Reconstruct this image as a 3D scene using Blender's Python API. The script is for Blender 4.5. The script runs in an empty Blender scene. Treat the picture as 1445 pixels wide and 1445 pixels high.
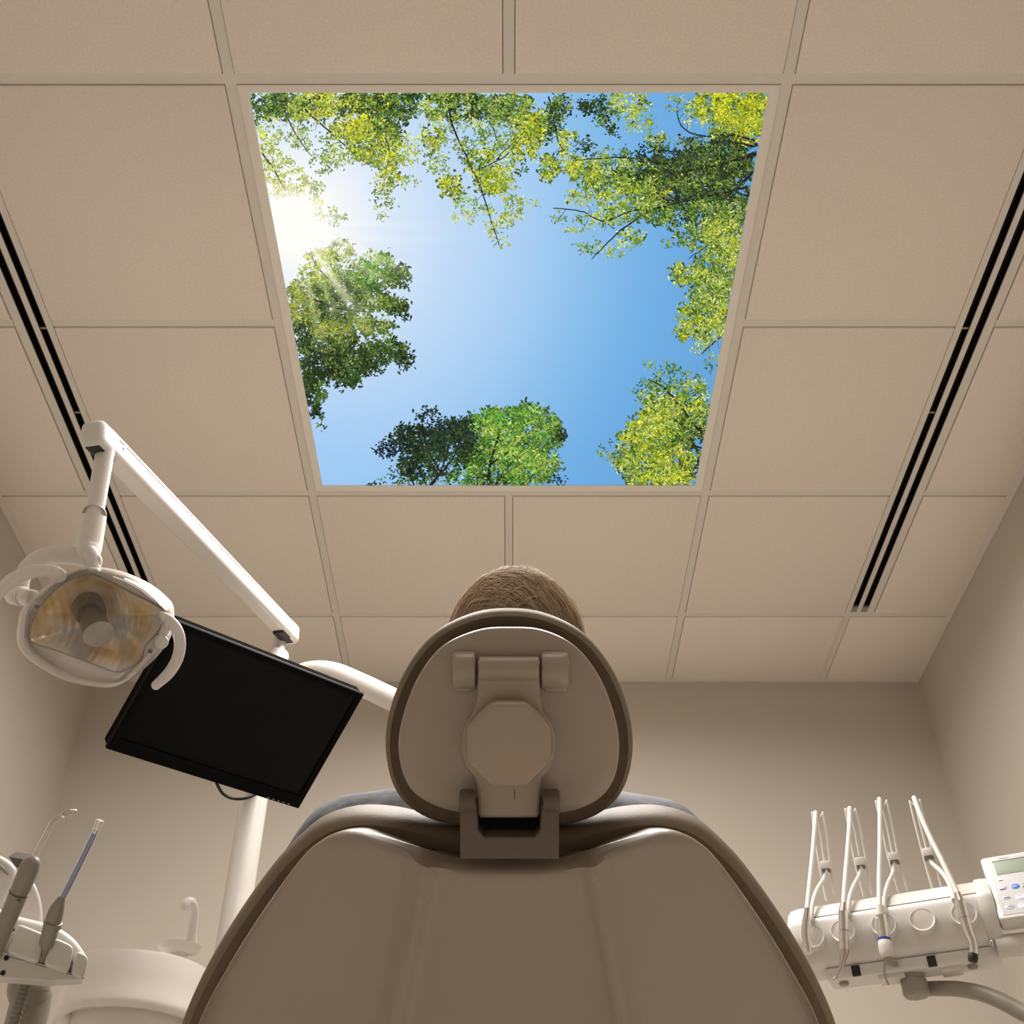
import bpy, bmesh, math, random
from mathutils import Vector, Matrix
random.seed(7)
S = bpy.context.scene
COL = S.collection
PI = math.pi

# ------------------------------------------------------------------ camera
FPX = 1590.0; CX = 718.0; CY = 722.5
PITCH = math.atan(1368.5 / FPX)
CAM = Vector((0, 0, 0.55))
HC = 2.30                                   # ceiling above camera
ZC = CAM.z + HC                             # face of the ceiling tiles
RR = Vector((1, 0, 0))
FF = Vector((0, math.cos(PITCH), math.sin(PITCH)))
UU = Vector((0, -math.sin(PITCH), math.cos(PITCH)))
cd = bpy.data.cameras.new('camera'); cam = bpy.data.objects.new('camera', cd); COL.objects.link(cam)
cam.location = CAM; cam.rotation_euler = (PI/2 + PITCH, 0, 0)
cd.sensor_width = 36; cd.lens = 36 * FPX / 1445; cd.shift_x = 4.5 / 1445; cd.clip_start = 0.02
S.camera = cam

def P(px, py, z): return CAM + RR*((px-CX)/FPX*z) + UU*((CY-py)/FPX*z) + FF*z
def uv(px, py, z): return ((px-CX)/FPX*z, (CY-py)/FPX*z)
def W(u, v, z): return CAM + RR*u + UU*v + FF*z
def PZ(px, py, Z):
    k = math.sin(PITCH) + (CY-py)/FPX*math.cos(PITCH)
    return P(px, py, (Z-CAM.z)/k)
def PY(px, py, Y):
    k = math.cos(PITCH) - (CY-py)/FPX*math.sin(PITCH)
    return P(px, py, Y/k)
def rowY(py): return PZ(CX, py, ZC).y

# ------------------------------------------------------------------ materials
def s2l(c):
    return tuple(((v/255)/12.92 if v/255 <= .04045 else (((v/255)+.055)/1.055)**2.4) for v in c)
def mat(name, col, rough=.5, metal=0, var=.04, scale=6, bump=0, bscale=200, coat=0, spec=.5, sub=0, emit=0, trans=0, ior=1.45):
    m = bpy.data.materials.new(name); m.use_nodes = True
    nt = m.node_tree; b = nt.nodes['Principled BSDF']
    b.inputs['Roughness'].default_value = rough; b.inputs['Metallic'].default_value = metal
    b.inputs['Coat Weight'].default_value = coat; b.inputs['Coat Roughness'].default_value = .08
    b.inputs['Specular IOR Level'].default_value = spec
    b.inputs['Transmission Weight'].default_value = trans; b.inputs['IOR'].default_value = ior
    tc = nt.nodes.new('ShaderNodeTexCoord'); nz = nt.nodes.new('ShaderNodeTexNoise')
    nz.inputs['Scale'].default_value = scale; nz.inputs['Detail'].default_value = 4
    nt.links.new(tc.outputs['Object'], nz.inputs['Vector'])
    rp = nt.nodes.new('ShaderNodeValToRGB')
    a = [max(0, c*(1-var)) for c in col]; d = [min(1, c*(1+var)) for c in col]
    rp.color_ramp.elements[0].color = (*a, 1); rp.color_ramp.elements[1].color = (*d, 1)
    rp.color_ramp.elements[0].position = .3; rp.color_ramp.elements[1].position = .7
    nt.links.new(nz.outputs['Fac'], rp.inputs['Fac']); nt.links.new(rp.outputs['Color'], b.inputs['Base Color'])
    if bump:
        n2 = nt.nodes.new('ShaderNodeTexNoise'); n2.inputs['Scale'].default_value = bscale; n2.inputs['Detail'].default_value = 3
        nt.links.new(tc.outputs['Object'], n2.inputs['Vector'])
        bp = nt.nodes.new('ShaderNodeBump'); bp.inputs['Strength'].default_value = bump; bp.inputs['Distance'].default_value = .003
        nt.links.new(n2.outputs['Fac'], bp.inputs['Height']); nt.links.new(bp.outputs['Normal'], b.inputs['Normal'])
    if emit:
        b.inputs['Emission Color'].default_value = (1, .95, .88, 1); b.inputs['Emission Strength'].default_value = emit
    return m
def clear(name, tint, refl=.9, base=.06, rough=.03):
    m = bpy.data.materials.new(name); m.use_nodes = True; nt = m.node_tree
    for n in list(nt.nodes): nt.nodes.remove(n)
    out = nt.nodes.new('ShaderNodeOutputMaterial'); t = nt.nodes.new('ShaderNodeBsdfTransparent')
    g = nt.nodes.new('ShaderNodeBsdfGlossy'); g.inputs['Roughness'].default_value = rough
    t.inputs['Color'].default_value = (*tint, 1); g.inputs['Color'].default_value = (1, 1, 1, 1)
    lw = nt.nodes.new('ShaderNodeLayerWeight'); lw.inputs['Blend'].default_value = .35
    mr = nt.nodes.new('ShaderNodeMapRange'); mr.inputs['To Min'].default_value = base; mr.inputs['To Max'].default_value = refl
    nt.links.new(lw.outputs['Facing'], mr.inputs['Value'])
    mx = nt.nodes.new('ShaderNodeMixShader')
    nt.links.new(mr.outputs['Result'], mx.inputs['Fac']); nt.links.new(t.outputs['BSDF'], mx.inputs[1]); nt.links.new(g.outputs['BSDF'], mx.inputs[2])
    nt.links.new(mx.outputs['Shader'], out.inputs['Surface'])
    return m

M = {}
M['wall'] = mat('wall_paint', (.56, .507, .445), .8, var=.015, scale=2, bump=.08, bscale=150)
M['tile'] = mat('ceiling_tile_fibre', (.81, .738, .66), .9, var=.05, scale=170, bump=.22, bscale=520)
M['tee'] = mat('ceiling_grid_paint', (.72, .675, .61), .55, var=.01)
M['slab'] = mat('slab', (.3, .28, .25), .9)
M['floor'] = mat('floor_vinyl', (.80, .76, .70), .5, var=.05, scale=8)
M['bezel'] = mat('panel_frame_paint', (.84, .79, .72), .4, var=.01)
M['black'] = mat('black_void', (.004, .004, .004), .6, var=.1)
M['slotmetal'] = mat('slot_bar_paint', (.72, .675, .61), .5, var=.01)
M['white'] = mat('white_enamel', (.69, .655, .615), .3, var=.01, coat=.25)
M['white2'] = mat('white_plastic', (.68, .645, .60), .4, var=.01)
M['shell'] = mat('taupe_shell_plastic', (.355, .298, .25), .34, var=.015, coat=.12, spec=.4)
M['knob'] = mat('taupe_knob_plastic', (.36, .295, .235), .38, var=.02)
M['bracket'] = mat('brown_bracket_metal', (.115, .088, .068), .35, var=.03)
M['leather'] = mat('brown_upholstery', (.185, .14, .092), .6, var=.06, scale=14, bump=.1, bscale=260)
M['shirt'] = mat('grey_blue_cotton', (.20, .215, .245), .9, var=.45, scale=26, bump=1, bscale=28)
M['trouser'] = mat('khaki_cotton', (.55, .50, .42), .9, var=.1)
M['shoe'] = mat('shoe_leather', (.05, .04, .035), .5)
M['skin'] = mat('skin', (.62, .42, .32), .55, var=.05)
M['eye'] = mat('eye', (.85, .85, .83), .2)
M['monblack'] = mat('black_gloss_plastic', (.006, .006, .006), .6, var=.1, spec=.03)
M['screen'] = mat('dark_screen_glass', (.004, .004, .0036), .35, var=.03, spec=.1)
M['monedge'] = mat('monitor_side_plastic', (.010, .0095, .008), .9, spec=0)
M['caplight'] = mat('frosted_metal_cap', (.44, .41, .385), .4, metal=.3)
M['porcelain'] = mat('cuspidor_porcelain', (.84, .80, .765), .25, var=.01, coat=.2)
M['grey'] = mat('grey_plastic', (.30, .27, .225), .42, var=.03)
M['dgrey'] = mat('dark_grey_plastic', (.12, .11, .095), .4, var=.03)
M['rubber'] = mat('black_rubber', (.012, .012, .012), .5)
M['metal'] = mat('brushed_steel', (.80, .78, .75), .24, metal=.97, var=.04)
M['dmetal'] = mat('tinted_steel', (.60, .54, .50), .25, metal=.97, var=.05)
M['darkmetal'] = mat('dark_lamp_metal', (.13, .105, .08), .3, metal=.4, var=.05)
M['corr'] = mat('corrugated_hose', (.21, .19, .16), .45)
M['hose'] = mat('grey_white_hose', (.66, .635, .59), .45, var=.01)
M['blue'] = mat('blue_tube', (.24, .36, .72), .35, var=.03)
M['bluering'] = mat('blue_ring', (.03, .08, .35), .3)
M['lcd'] = mat('grey_green_display', (.27, .31, .24), .3, var=.04)
M['panelface'] = mat('control_panel_film', (.52, .51, .515), .35, var=.01)
M['btnblue'] = mat('blue_key', (.06, .18, .60), .35)
M['btnlight'] = mat('pale_lilac_key', (.70, .72, .95), .35)
M['btngrey'] = mat('grey_key', (.42, .45, .50), .4)
M['ink'] = mat('blue_grey_ink', (.16, .19, .32), .5)
M['whiteink'] = mat('white_ink', (.85, .87, .92), .5)
M['greylog'] = mat('grey_ink', (.45, .43, .42), .5)
M['lens'] = clear('clear_lamp_lens', (.97, .96, .95), .5, .03)
M['cleartip'] = clear('clear_plastic', (.93, .90, .86), .75, .10, .08)
M['cleartube'] = clear('frosted_clear_plastic', (.96, .95, .92), .8, .25, .2)

# gilded faceted lamp reflector; pale noise patches paint in its reflections
def refl_mat():
    m = mat('dichroic_painted_glints', (.62, .47, .24), .28, metal=.42, var=.0)
    nt = m.node_tree; b = nt.nodes['Principled BSDF']
    tc = nt.nodes.new('ShaderNodeTexCoord')
    n = nt.nodes.new('ShaderNodeTexNoise'); n.inputs['Scale'].default_value = 16; n.inputs['Detail'].default_value = 2
    nt.links.new(tc.outputs['Object'], n.inputs['Vector'])
    r = nt.nodes.new('ShaderNodeValToRGB'); e = r.color_ramp.elements
    e[0].position = .30; e[0].color = (.62, .42, .16, 1); e[1].position = .70; e[1].color = (.78, .86, .96, 1)
    k = e.new(.44); k.color = (.92, .72, .36, 1); k = e.new(.55); k.color = (1.0, .90, .76, 1)
    nt.links.new(n.outputs['Fac'], r.inputs['Fac'])
    for l in list(b.inputs['Base Color'].links): nt.links.remove(l)
    nt.links.new(r.outputs['Color'], b.inputs['Base Color'])
    wv = nt.nodes.new('ShaderNodeTexWave'); wv.inputs['Scale'].default_value = 30; wv.inputs['Distortion'].default_value = 1.5
    nt.links.new(tc.outputs['Object'], wv.inputs['Vector'])
    bp = nt.nodes.new('ShaderNodeBump'); bp.inputs['Strength'].default_value = .2; bp.inputs['Distance'].default_value = .002
    nt.links.new(wv.outputs['Fac'], bp.inputs['Height']); nt.links.new(bp.outputs['Normal'], b.inputs['Normal'])
    return m
M['reflector'] = refl_mat()

# ------------------------------------------------------------------ mesh helpers  (a shape is (verts, faces))
ORG = {}
def join(*sh):
    V = []; F = []
    for v, f in sh:
        k = len(V); V += v; F += [tuple(i+k for i in q) for q in f]
    return V, F
def mk(name, sh, m, parent=None, sharp=35, origin=None):
    V, F = sh
    V = [Vector(v) for v in V]
    if origin is None:
        lo = Vector([min(v[i] for v in V) for i in range(3)]); hi = Vector([max(v[i] for v in V) for i in range(3)])
        origin = (lo+hi)/2
        if parent is None: origin.z = lo.z
    me = bpy.data.meshes.new(name); me.from_pydata([v-origin for v in V], [], F)
    bm = bmesh.new(); bm.from_mesh(me); bmesh.ops.recalc_face_normals(bm, faces=bm.faces); bm.to_mesh(me); bm.free()
    me.shade_smooth(); me.set_sharp_from_angle(angle=math.radians(sharp))
    me.materials.append(M[m] if isinstance(m, str) else m)
    o = bpy.data.objects.new(name, me); COL.objects.link(o)
    if parent is not None:
        o.parent = parent; o.location = origin - ORG[parent.name]
    else: o.location = origin
    ORG[o.name] = origin
    return o
def thing(name, loc, label, cat, group=None):
    o = bpy.data.objects.new(name, None); COL.objects.link(o); o.location = loc; o.empty_display_size = .05
    ORG[o.name] = Vector(loc); tag(o, label, cat, group); return o
def tag(o, label, cat, group=None):
    o['label'] = label; o['category'] = cat
    if group: o['group'] = group
    return o
def struct(name, sh, m, sharp=35):
    o = mk(name, sh, m, None, sharp); o['kind'] = 'structure'; return o
def box(a, b):
    x0, y0, z0 = a; x1, y1, z1 = b
    V = [Vector(p) for p in ((x0,y0,z0),(x1,y0,z0),(x1,y1,z0),(x0,y1,z0),(x0,y0,z1),(x1,y0,z1),(x1,y1,z1),(x0,y1,z1))]
    return V, [(0,3,2,1),(4,5,6,7),(0,1,5,4),(1,2,6,5),(2,3,7,6),(3,0,4,7)]
def rbox(c, ex, ey, ez, size, bev=.005, seg=3):
    bm = bmesh.new(); bmesh.ops.create_cube(bm, size=1)
    for v in bm.verts: v.co = Vector((v.co.x*size[0], v.co.y*size[1], v.co.z*size[2]))
    if bev: bmesh.ops.bevel(bm, geom=bm.edges[:], offset=bev, segments=seg, profile=.5, affect='EDGES')
    bm.verts.ensure_lookup_table()
    V = [c + ex*v.co.x + ey*v.co.y + ez*v.co.z for v in bm.verts]
    F = [tuple(v.index for v in f.verts) for f in bm.faces]; bm.free()
    return V, F
def rb(a, b, bev=.005, seg=3):
    a = Vector(a); b = Vector(b); s = b-a
    return rbox((a+b)/2, Vector((1,0,0)), Vector((0,1,0)), Vector((0,0,1)), s, bev, seg)
def cr(pts, n=8, closed=False):
    """Catmull-Rom resample (works for tuples of any length)."""
    out = []; L = len(pts)
    g = (lambda i: pts[i % L]) if closed else (lambda i: pts[max(0, min(L-1, i))])
    for i in range(L if closed else L-1):
        p0, p1, p2, p3 = g(i-1), g(i), g(i+1), g(i+2)
        for k in range(n):
            t = k/n
            out.append(tuple(.5*((2*b)+(-a+c)*t+(2*a-5*b+4*c-d)*t*t+(-a+3*b-3*c+d)*t**3) for a, b, c, d in zip(p0, p1, p2, p3)))
    if not closed: out.append(tuple(pts[-1]))
    return out
def even(poly, n, closed=True):
    q = list(poly) + ([poly[0]] if closed else [])
    d = [0]
    for a, b in zip(q, q[1:]): d.append(d[-1] + math.dist(a, b))
    out = []; j = 0
    for i in range(n):
        t = d[-1]*i/(n if closed else n-1)
        while j < len(d)-2 and d[j+1] < t: j += 1
        w = (t-d[j])/max(1e-9, d[j+1]-d[j])
        out.append(tuple(a+(b-a)*w for a, b in zip(q[j], q[j+1])))
    return out
def loft(rings, close0=True, close1=True, wrap=True):
    n = len(rings[0]); V = [Vector(p) for r in rings for p in r]; F = []
    for i in range(len(rings)-1):
        for j in range(n if wrap else n-1):
            k = (j+1) % n
            F.append((i*n+j, i*n+k, (i+1)*n+k, (i+1)*n+j))
    if close0: F.append(tuple(range(n)))
    if close1: F.append(tuple(range((len(rings)-1)*n, len(rings)*n)))
    return V, F
def tube(pts, r, n=14, res=8, ends='flat', flat=None, up=None):
    """pts world; r scalar or list per control point; flat=(a,b) elliptical section relative to r"""
    rs = list(r) if isinstance(r, (list, tuple)) else [r]*len(pts)
    q = [(*p, rr) for p, rr in zip(pts, rs)]
    if res > 1 and len(q) > 2: q = cr(q, res)
    C = [Vector(p[:3]) for p in q]; R = [max(1e-5, p[3]) for p in q]
    T = []
    for i in range(len(C)):
        t = C[min(i+1, len(C)-1)] - C[max(i-1, 0)]
        T.append(t.normalized() if t.length > 1e-9 else Vector((0,0,1)))
    a = Vector(up) if up is not None else (Vector((0,0,1)) if abs(T[0].z) < .9 else Vector((1,0,0)))
    N = (a - T[0]*a.dot(T[0])).normalized(); rings = []
    fa, fb = flat if flat else (1, 1)
    def ring(c, N, B, rr): return [c + N*(math.cos(2*PI*k/n)*rr*fa) + B*(math.sin(2*PI*k/n)*rr*fb) for k in range(n)]
    for i in range(len(C)):
        if up is not None: N = Vector(up)
        N = (N - T[i]*N.dot(T[i])).normalized(); B = T[i].cross(N)
        if i == 0 and ends == 'round':
            for s in (80, 60, 40, 20): rings.append(ring(C[0]-T[0]*R[0]*math.sin(math.radians(s)), N, B, R[0]*math.cos(math.radians(s))))
        rings.append(ring(C[i], N, B, R[i]))
        if i == len(C)-1 and ends == 'round':
            for s in (20, 40, 60, 80): rings.append(ring(C[i]+T[i]*R[i]*math.sin(math.radians(s)), N, B, R[i]*math.cos(math.radians(s))))
    return loft(rings)
def lathe(prof, o, ax, n=32, ref=None, a0=0):
    ax = Vector(ax).normalized(); a = Vector(ref) if ref is not None else (Vector((1,0,0)) if abs(ax.x) < .9 else Vector((0,1,0)))
    N = (a-ax*a.dot(ax)).normalized(); B = ax.cross(N)
    rings = [[o + ax*h + N*(math.cos(a0+2*PI*k/n)*max(r,1e-5)) + B*(math.sin(a0+2*PI*k/n)*max(r,1e-5)) for k in range(n)] for r, h in prof]
    return loft(rings)
def cyl(a, b, r, n=24, bev=.0):
    a = Vector(a); b = Vector(b); L = (b-a).length
    if bev: pr = [(r-bev, 0), (r-bev*.3, bev*.3), (r, bev), (r, L-bev), (r-bev*.3, L-bev*.3), (r-bev, L)]
    else: pr = [(r, 0), (r, L)]
    return lathe(pr, a, b-a, n)
def inset(poly, d):
    n = len(poly); A = sum(poly[i][0]*poly[(i+1)%n][1]-poly[(i+1)%n][0]*poly[i][1] for i in range(n)); s = 1 if A > 0 else -1
    out = []
    for i in range(n):
        ax, ay = poly[i-1]; bx, by = poly[(i+1) % n]; tx, ty = bx-ax, by-ay; L = math.hypot(tx, ty) or 1
        out.append((poly[i][0] - s*ty/L*d, poly[i][1] + s*tx/L*d))
    return out
def prism(poly, zb, zf, bev=.004, seg=4, place=W, back=True):
    """poly in (u,v) metres in the camera-parallel frame; extruded from depth zb to the nearer depth zf with a rounded front rim"""
    sg = 1 if zb > zf else -1
    rings = []
    if back:
        for k in range(seg): 
            t = PI/2*k/seg; rings.append([place(x, y, zb - sg*bev*(1-math.cos(PI/2-t)) if False else zb - sg*bev*(1-math.sin(PI/2-(PI/2-t)))*0 - sg*bev*(1-math.cos(t))*0 - sg*bev*math.sin(t)) for x, y in inset(poly, bev*(1-math.sin(t)) if k else bev)])
    rings.append([place(x, y, zb - sg*bev) for x, y in poly])
    for k in range(seg+1):
        t = PI/2*k/seg; rings.append([place(x, y, zf + sg*bev*(1-math.sin(t))) for x, y in inset(poly, bev*(1-math.cos(t)))])
    return loft(rings)
def dome(poly, rings, wf=None, place=W, back=None):
    """poly (u,v); rings (scale,z) from rim to centre; wf(u,v,s) extra z; closes with a fan"""
    n = len(poly); cx = sum(p[0] for p in poly)/n; cy = sum(p[1] for p in poly)/n
    V = []; F = []
    for s, z in rings:
        for x, y in poly:
            a = cx+(x-cx)*s; b = cy+(y-cy)*s
            V.append(place(a, b, z + (wf(a, b, s) if wf else 0)))
    for i in range(len(rings)-1):
        for j in range(n):
            k = (j+1) % n; F.append((i*n+j, i*n+k, (i+1)*n+k, (i+1)*n+j))
    V.append(place(cx, cy, rings[-1][1] + (wf(cx, cy, 0) if wf else 0))); c = len(V)-1; m = (len(rings)-1)*n
    for j in range(n): F.append((m+j, m+(j+1) % n, c))
    if back == 'cap': F.append(tuple(range(n)))
    return V, F
def opx(pts, z, n=96, res=8, smooth=True):
    """closed outline from pixels to (u,v) metres at depth z"""
    q = cr(pts, res, True) if smooth else pts
    return [uv(x, y, z) for x, y in (even(q, n) if n else q)]
def solid(sh, t):
    """give an open surface a thickness t"""
    V, F = sh; me = bpy.data.meshes.new('t'); me.from_pydata([Vector(v) for v in V], [], F)
    bm = bmesh.new(); bm.from_mesh(me); bmesh.ops.recalc_face_normals(bm, faces=bm.faces)
    bmesh.ops.solidify(bm, geom=bm.faces[:], thickness=t); bm.verts.index_update()
    r = [v.co.copy() for v in bm.verts], [tuple(v.index for v in f.verts) for f in bm.faces]
    bm.free(); bpy.data.meshes.remove(me); return r

# ------------------------------------------------------------------ room shell
XL, XR = -.689*HC, .677*HC
R0, R1, R2, R3, YB = rowY(113), rowY(457.5), rowY(697.5), rowY(868.5), rowY(963)
st = R1 - R0
YF = R0 - 4*st
TX = .2631*HC; BI, BO = .521*HC, .5655*HC; RI, RO = .511*HC, .5555*HC
th = .12
struct('floor', box((XL-th, YF-th, -.1), (XR+th, YB+th, 0)), 'floor')
struct('wall_left', box((XL-th, YF-th, 0), (XL, YB+th, ZC+.2)), 'wall')
struct('wall_right', box((XR, YF-th, 0), (XR+th, YB+th, ZC+.2)), 'wall')
struct('wall_back', box((XL, YB, 0), (XR, YB+th, ZC+.2)), 'wall')
struct('wall_front', box((XL, YF-th, 0), (XR, YF, ZC+.2)), 'wall')
hw = .012; TZ = ZC + .005
tiles = []
rows = [YF, R0-3*st, R0-2*st, R0-st, R0, R1, R2, R3, YB]
def tile(x0, x1, y0, y1):
    tiles.append(rb((x0+.0015, y0+.0015, ZC), (x1-.0015, y1-.0015, ZC+.02), .0022, 2))
for i in range(len(rows)-1):
    y0 = rows[i] + (hw if i else .02); y1 = rows[i+1] - (hw if i < len(rows)-2 else .02)
    last = i == len(rows)-2
    cols = [(XL+.02, (-BO if not last else -BI-hw)), ((-BI if not last else -BI+hw), -TX-hw), (-TX+hw, -hw), (hw, TX-hw), (TX+hw, (RI if not last else RI+.0)), ((RO if not last else RI+2*hw), XR-.02)]
    for j, (a, b) in enumerate(cols):
        if j in (2, 3) and rows[i] >= R0-.01 and rows[i+1] <= R2+.01: continue
        if j in (2, 3) and i == 2: continue                 # bay for the added fill light behind the camera
        tile(a, b, y0, y1)
ceil = struct('ceiling', join(*tiles, ), 'tile', 50)
grid = []
for x in (-TX, TX): grid.append(box((x-hw, YF, TZ), (x+hw, YB, TZ+.03)))
for a, b in zip(rows, rows[1:]):
    if not (a >= R0-.01 and b <= R2+.01) and a != rows[2]: grid.append(box((-hw, a-hw, TZ), (hw, b+(hw if abs(b-R0)<.01 else -hw-.0002), TZ+.03)))
for y in rows[1:-1]:
    for a, b in ((XL, -BO), (-BI, -TX-hw), (-TX+hw, -hw), (hw, TX-hw), (TX+hw, RI), (RO, XR)):
        if abs(y-R1) < .01 and a in (-TX+hw, hw): continue
        grid.append(box((a, y-hw, TZ), (b, y+hw, TZ+.03)))
for x in (-BI, RI+hw): grid.append(box((x-hw, R3+hw+.0002, TZ), (x+hw, YB, TZ+.03)))
grid.append(box((-BO, R3-hw, TZ), (-BI, R3+hw, TZ+.03))); grid.append(box((RI, R3-hw, TZ), (RO, R3+hw, TZ+.03)))
mk('ceiling_grid', join(*grid), 'tee', ceil)
mk('ceiling_slab', box((XL, YF, ZC+.14), (XR, YB, ZC+.2)), 'slab', ceil)
# wall angle round the room
def angle(n, a, b): struct('trim_%d' % n, box(a, b), 'tee')
angle(1, (XL+.001, YF, ZC+.001), (XL+.022, YB, ZC+.016)); angle(2, (XR-.022, YF, ZC+.001), (XR-.001, YB, ZC+.016))
angle(3, (XL+.022, YB-.022, ZC+.001), (XR-.022, YB-.001, ZC+.016))

# slot diffusers
def slot(x0, x1, inner, label):
    y0, y1 = YF+.03, R3-hw
    t = thing('slot_diffuser', ((x0+x1)/2, (y0+y1)/2, TZ), label, 'air vent', 'linear slot diffusers in the ceiling')
    w = x1-x0
    e = [0, .19, .39, .54, .75, 1]
    if inner < 0: e = [1-k for k in e][::-1]
    e = [x0 + k*w for k in e]
    mk('frame', join(rb((e[0]+.001, y0, TZ-.001), (e[1], y1, TZ+.003), .001, 1), rb((e[4], y0, TZ-.001), (e[5]-.001, y1, TZ+.003), .001, 1)), 'slotmetal', t)
    mk('center_bar', rb((e[2], y0, TZ-.001), (e[3], y1, TZ+.003), .001, 1), 'slotmetal', t)
    for a, b in ((e[1], e[2]), (e[3], e[4])):
        s = mk('slot', join(box((a-.001, y0, TZ+.045), (b+.001, y1, TZ+.055)), box((a-.002, y0, TZ+.0032), (a+.0003, y1, TZ+.05)), box((b-.0003, y0, TZ+.0032), (b+.002, y1, TZ+.05))), 'black', t)
        mk('deflector_blade', rbox(Vector(((a+b)/2+.002, (y0+y1)/2, TZ+.018)), Vector((.94,0,.34)), Vector((0,1,0)), Vector((-.34,0,.94)), (.008, y1-y0-.05, .0012), 0), 'rubber', s)
        mk('end_cap', box((a, y1-.028, TZ+.002), (b, y1, TZ+.012)), 'grey', s)
        for yy in (R1+.02, R1+.33):
            if a == (e[3] if inner < 0 else e[1]):
                mk('spring_clip', box((a, yy, TZ+.006), (b, yy+.006, TZ+.009)), 'grey', s)
slot(-BO, -BI, -1, 'two-slot black air diffuser along the left of the ceiling, above the dental lamp')
slot(RI, RO, 1, 'two-slot black air diffuser along the right of the ceiling, above the instrument unit')

# ------------------------------------------------------------------ backlit sky panel in the ceiling
PX0, PX1 = -.2468*HC, .2468*HC
PY0, PY1 = rowY(131), rowY(685.5)
sky = thing('sky_light_panel', ((PX0+PX1)/2, (PY0+PY1)/2, ZC), 'large square backlit ceiling panel printed with blue sky, sun and treetops', 'ceiling light')
def ringframe(x0, x1, y0, y1, X0, X1, Y0, Y1, za, zb, zo):
    rr = []
    for (a, b, c, d, z) in ((X0, X1, Y0, Y1, zb), (X0, X1, Y0, Y1, zo+.001), (X0+.002, X1-.002, Y0+.002, Y1-.002, zo), (x0-.002, x1+.002, y0-.002, y1+.002, za), (x0, x1, y0, y1, za+.001), (x0, x1, y0, y1, zb)):
        rr.append([Vector((a, c, z)), Vector((b, c, z)), Vector((b, d, z)), Vector((a, d, z))])
    return loft(rr + [rr[0]], False, False)
mk('frame', ringframe(PX0, PX1, PY0, PY1, -TX+hw+.001, TX-hw-.001, R0+hw+.001, R2-hw-.001, ZC-.001, ZC+.02, ZC+.001), 'bezel', sky, 20)
SUN = (414, 312)
def lerp(a, b, t): return tuple(x+(y-x)*t for x, y in zip(a, b))
def skycol(px, py):
    d = math.hypot((px-SUN[0])*1.0, (py-SUN[1])*1.0)
    st_ = [(0, (255,255,250)), (34, (255,255,248)), (72, (243,246,250)), (130, (218,232,250)), (240, (190,217,246)), (330, (170,207,243)), (430, (138,190,235)), (530, (112,174,228)), (640, (104,165,220)), (900, (98,160,215))]
    for (a, c), (b, e) in zip(st_, st_[1:]):
        if d <= b: col = lerp(c, e, (d-a)/(b-a)); break
    else: col = st_[-1][1]
    if py > 500:                                            # paler low left part
        k = min(1, (py-500)/180)*max(0, min(1, (700-px)/220)); col = lerp(col, (160, 204, 248), k*.6)
    f = math.exp(-((py-338)/7)**2)*max(0, 1-d/260)          # thin flare streak of the print
    return lerp(col, (250,250,252), .35*f)
def glow(px, py):
    dx, dy = px-SUN[0], py-SUN[1]; d = math.hypot(dx, dy); an = math.atan2(dy, dx)
    ray = .5+.5*math.sin(an*23+1.3)*math.sin(an*11+.4)
    g = math.exp(-(d/37)**2)*1.15 + .33*math.exp(-(d/115)**2)*(.45+.85*ray)
    if 0 < an < 1.4: g += .30*math.exp(-((d-90)/75)**2)*ray**2*1.5
    return min(1, g)
PAL = {'y': [(218,220,62), (198,204,48), (168,182,44), (140,160,44)], 'l': [(158,184,74), (184,200,92), (130,162,58), (206,214,120)],
       'm': [(98,134,58), (124,156,66), (76,112,52), (150,172,84)], 'd': [(44,64,36), (60,82,40), (74,98,46), (36,50,34)],
       'b': [(36,48,54), (46,62,62), (52,70,52), (30,40,46)], 'k': [(54,58,36), (72,76,44), (50,46,34), (88,96,52)], 'g': [(88,150,56), (120,178,64), (70,126,50), (160,200,84)]}
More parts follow.
